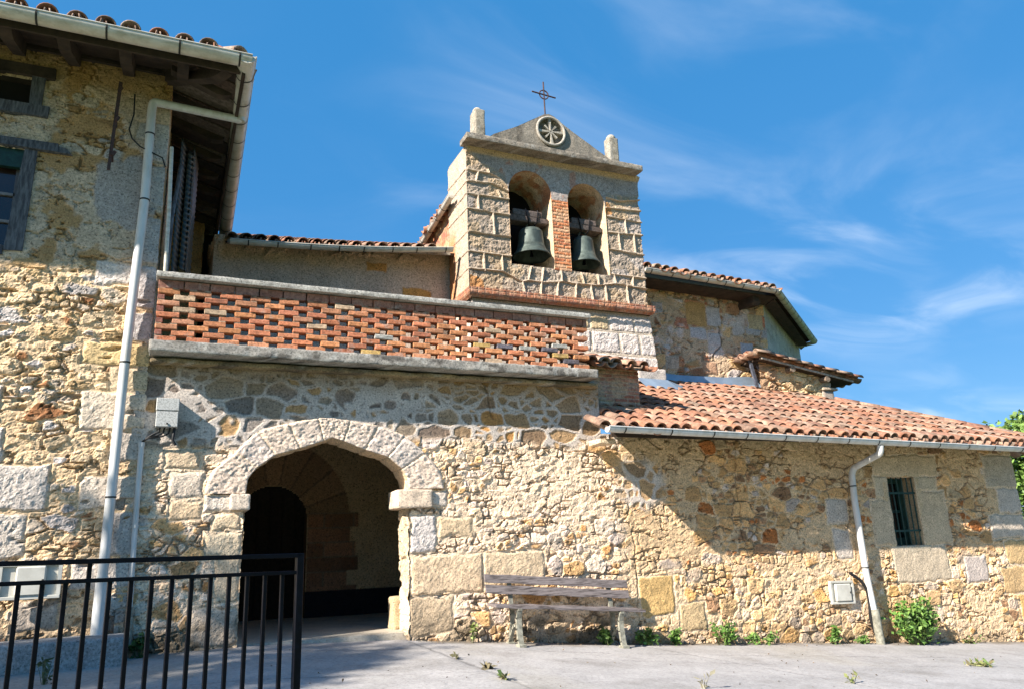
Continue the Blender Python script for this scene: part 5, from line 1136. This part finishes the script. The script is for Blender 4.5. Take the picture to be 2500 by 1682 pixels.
# ------------------------------------------------------------------ plants
def leaf_mesh(pts, size, cols, rs, flat=.0):
    n = len(pts); a = rs.normal(size=(n, 3)); a[:, 2] = a[:, 2]*.6+.25; a /= np.linalg.norm(a, axis=1)[:, None]
    bq = np.cross(a, rs.normal(size=(n, 3))); bq /= np.linalg.norm(bq, axis=1)[:, None]; s = (size*rs.uniform(.6, 1.35, n))[:, None]
    V = np.stack([pts-a*s*.1, pts+a*s*.45+bq*s*.33, pts+a*s*1.05, pts+a*s*.45-bq*s*.33], 1); V[:, 2, 2] -= .12*s[:, 0]
    F = np.arange(4*n).reshape(n, 4); return V.reshape(-1, 3), F, np.repeat(cols, 4, 0)
LG = [(.10, .20, .035), (.13, .26, .05), (.07, .14, .028), (.18, .30, .07)]
def plant(name, x, y, rx, ry, hgt, n, size, lab, cat, group=None, seed=1, lean=0, pal=LG, z=None):
    rs = np.random.RandomState(seed); g = gzf(x, y) if z is None else z; o = empty(name, (x, y, g), lab, cat, group)
    nst = max(5, n//45); lst = []; b = MB(); pts = []
    for k in range(nst):
        a = rs.uniform(0, 2*math.pi); q = math.sqrt(rs.rand()); tip = np.array((x+lean*hgt+rx*q*math.cos(a), y+ry*q*math.sin(a), g+hgt*(1-.55*q*q)*rs.uniform(.7, 1.05))); bs = np.array((x+.3*rx*q*math.cos(a), y+.3*ry*q*math.sin(a), g-.02))
        mid = (tip+bs)/2+np.array((0, 0, .12*hgt)); b.tube([bs, mid, tip], [.007*hgt/.4+.002, .004, .002], 5, (.09, .11, .04))
        m = n//nst; t = rs.beta(2.2, 1.0, m); p = bs[None]*((1-t)**2)[:, None]+mid[None]*(2*t*(1-t))[:, None]+tip[None]*(t*t)[:, None]; pts.append(p+rs.normal(0, .28*min(rx, hgt)*.55, (m, 3))*np.array((1, .7, .8)))
    pts = np.concatenate(pts); pts[:, 2] = np.maximum(pts[:, 2], g+.01); pts[:, 1] = np.minimum(pts[:, 1], 8.27) if y < 8.3 else pts[:, 1]
    cols = np.array(pal)[rs.randint(len(pal), size=len(pts))]*rs.uniform(.7, 1.2, (len(pts), 1))
    b.build('stems', M_leaf, o); V, F, K = leaf_mesh(pts, size, cols, rs); link('leaves', mesh_np('leaves', V, F, K, False), M_leaf, o); return o
plant('green_shrub', 9.72, 8.08, .46, .16, .66, 1500, .060, 'bright green leafy shrub at the wall foot right of the drainpipe', 'shrub', seed=3)
plant('weed', 4.78, 8.12, .20, .10, .22, 260, .045, 'low leafy weed growing at the wall foot behind the right end of the bench', 'weed', 'weeds along the wall foot', 5)
plant('weed', 5.22, 8.14, .22, .09, .20, 260, .045, 'spreading green weed on the wall foot just right of the bench', 'weed', 'weeds along the wall foot', 6)
plant('weed', 5.66, 8.14, .14, .08, .20, 190, .05, 'light green weed below the yellowish quoin, second clump right of the bench', 'weed', 'weeds along the wall foot', 7)
plant('weed', 6.38, 8.14, .20, .09, .28, 280, .05, 'broad weed clump at the wall foot midway between bench and drainpipe', 'weed', 'weeds along the wall foot', 8)
plant('weed', 7.0, 8.14, .24, .08, .17, 200, .045, 'low sprawling weed at the wall foot, next right of the broad clump', 'weed', 'weeds along the wall foot', 9)
plant('weed', 8.28, 8.16, .12, .07, .22, 170, .05, 'small upright weed below the small meter cabinet', 'weed', 'weeds along the wall foot', 10)
plant('weed', 8.78, 8.17, .14, .07, .11, 110, .04, 'tiny weed tuft close to the left of the drainpipe foot', 'weed', 'weeds along the wall foot', 11)
plant('weed', 3.12, 8.2, .07, .05, .34, 70, .035, 'thin pale weed climbing the wall left of the bench', 'weed', 'weeds along the wall foot', 12, pal=[(.2, .25, .06), (.16, .2, .05)])
plant('weed', -.10, 8.13, .10, .06, .22, 150, .05, 'dark green weed in the corner beside the conduit foot', 'weed', 'weeds along the wall foot', 13, pal=[(.04, .1, .02), (.06, .13, .03)])
plant('weed', 10.9, 8.16, .20, .07, .12, 110, .04, 'dry brownish weed at the wall foot right of the green shrub', 'weed', 'weeds along the wall foot', 14, pal=[(.2, .2, .08), (.25, .2, .1), (.12, .18, .05)])
def tuft(x, y, hgt, n, lab, seed, pal=((.20, .22, .08), (.13, .19, .05), (.28, .24, .13)), spread=.5):
    rs = np.random.RandomState(seed); g = gzf(x, y); b = MB()
    for k in range(n):
        a = rs.uniform(0, 6.28); q = rs.rand()*spread*hgt; bs = (x+.2*q*math.cos(a), y+.2*q*math.sin(a), g-.01); tp = (x+q*math.cos(a), y+q*math.sin(a), g+hgt*rs.uniform(.5, 1)); md = tuple((bs[i]+tp[i])/2+(0, 0, .1*hgt)[i] for i in range(3))
        c = pal[rs.randint(len(pal))]; b.tube([bs, md, tp], [.003, .0028, .001], 4, c)
        if rs.rand() < .6:
            for e in range(3):
                t = rs.uniform(.4, 1); p = Vector(bs)*(1-t)+Vector(tp)*t; d = Vector(rs.normal(size=3))*.018; e2 = Vector(rs.normal(size=3))*.010; b.add([p, p+d+e2, p+d*2, p+d-e2], [(0, 1, 2, 3)], c)
    return tag(b.build('grass_tuft', M_leaf, None, (x, y, g)), lab, 'grass tuft', 'grass tufts in the pavement')
tuft(2.62, 6.55, .045, 14, 'dry brown tuft in the pavement joint in front of the doorway', 101, ((.12, .1, .06), (.2, .17, .1)))
tuft(2.58, 6.05, .045, 20, 'greenish tuft in the pavement joint nearest the bottom edge', 102)
tuft(2.55, 7.1, .04, 10, 'tiny tuft in the pavement joint nearest the doorway', 103, ((.14, .13, .07),))
tuft(8.6, 6.4, .045, 60, 'long straggling weed strip on the pavement at the far right', 104, spread=4.5)
tuft(5.9, 5.7, .11, 8, 'thin branching stalks rising from the bottom edge right of centre', 106, spread=.8)
tuft(4.15, 5.6, .10, 7, 'spindly dry stalks at the bottom edge below the bench', 107, ((.24, .22, .15),), .7)
tuft(-.74, 7.2, .20, 16, 'sparse grass stalks on the pavement behind the left railing bars', 108, ((.06, .09, .03), (.1, .12, .05)), .5)

rs_ = np.random.RandomState(77); n_ = 420
lx = np.r_[rs_.uniform(2.6, 13, 300), rs_.uniform(-1, 12, 120)]; ly = np.r_[8.24-np.abs(rs_.normal(0, .10, 300)), rs_.uniform(5.2, 8.0, 120)]
lp = np.c_[lx, ly, gz(lx, ly)+.006]; lc = np.array([(.12, .085, .05), (.2, .14, .08), (.08, .07, .05), (.26, .22, .16)])[rs_.randint(4, size=n_)]
V_, F_, K_ = leaf_mesh(lp, .022, lc, rs_); V_[:, 2] = np.maximum(V_[:, 2], np.repeat(lp[:, 2], 4)-.002)
tag(link('leaf_litter', mesh_np('leaf_litter', V_, F_, K_, False), M_leaf), 'dry leaf litter and grit gathered along the wall foot', 'litter', kind='stuff')
# ------------------------------------------------------------------ trees
def tree(x, y, g, hgt, rx, rz, n, size, lab, seed, zc, pal, nb=26, gap=.0, ry=None):
    rs = np.random.RandomState(seed); o = empty('leafy_tree', (x, y, g), lab, 'tree', None); b = MB(); ry = ry or rx
    b.tube([(x, y, g-.3), (x+.1, y, g+hgt*.3), (x-.1, y+.1, g+hgt*.6), (x, y, g+hgt*.9)], [.22, .17, .11, .03], 10, (.12, .09, .06))
    cl = []
    for k in range(nb):
        d = rs.normal(size=3); d /= np.linalg.norm(d); q = rs.uniform(.45, .95); c = np.array((x+rx*d[0]*q, y+ry*d[1]*q, zc+rz*d[2]*q)); cl.append(c)
        s = np.array((x, y, g+hgt*rs.uniform(.3, .7))); b.tube([s, (s+c)/2+np.array((0, 0, .2)), c], [.06, .04, .012], 6, (.12, .09, .06))
    b.build('trunk', M_wood, o)
    pts = []; per = n//nb
    for c in cl:
        r_ = rs.uniform(.22, .42)*min(rx, rz); v = rs.normal(size=(per, 3)); v /= np.linalg.norm(v, axis=1)[:, None]; pts.append(c+v*(r_*rs.rand(per, 1)**.45)*np.array((1.1, 1.1, .8)))
    pts = np.concatenate(pts); cols = np.array(pal)[rs.randint(len(pal), size=len(pts))]*rs.uniform(.65, 1.25, (len(pts), 1))
    V, F, K = leaf_mesh(pts, size, cols, rs); link('crown', mesh_np('crown', V, F, K, False), M_leaf, o); return o
tree(27.5, 16.5, -2.4, 7.4, 2.7, 4.0, 20000, .16, 'bright leafy tree seen at the right edge past the corner of the annex', 201, 1.55, [(.13, .22, .04), (.17, .28, .06), (.22, .34, .08), (.08, .15, .03)], nb=52)
tree(-11.4, 2.75, -1.2, 8.6, 1.6, 1.7, 12000, .16, 'leafy tree outside the left of the picture that shades the doorstep pavement', 202, 7.0, [(.08, .14, .03), (.11, .18, .04)], nb=46, ry=1.8)
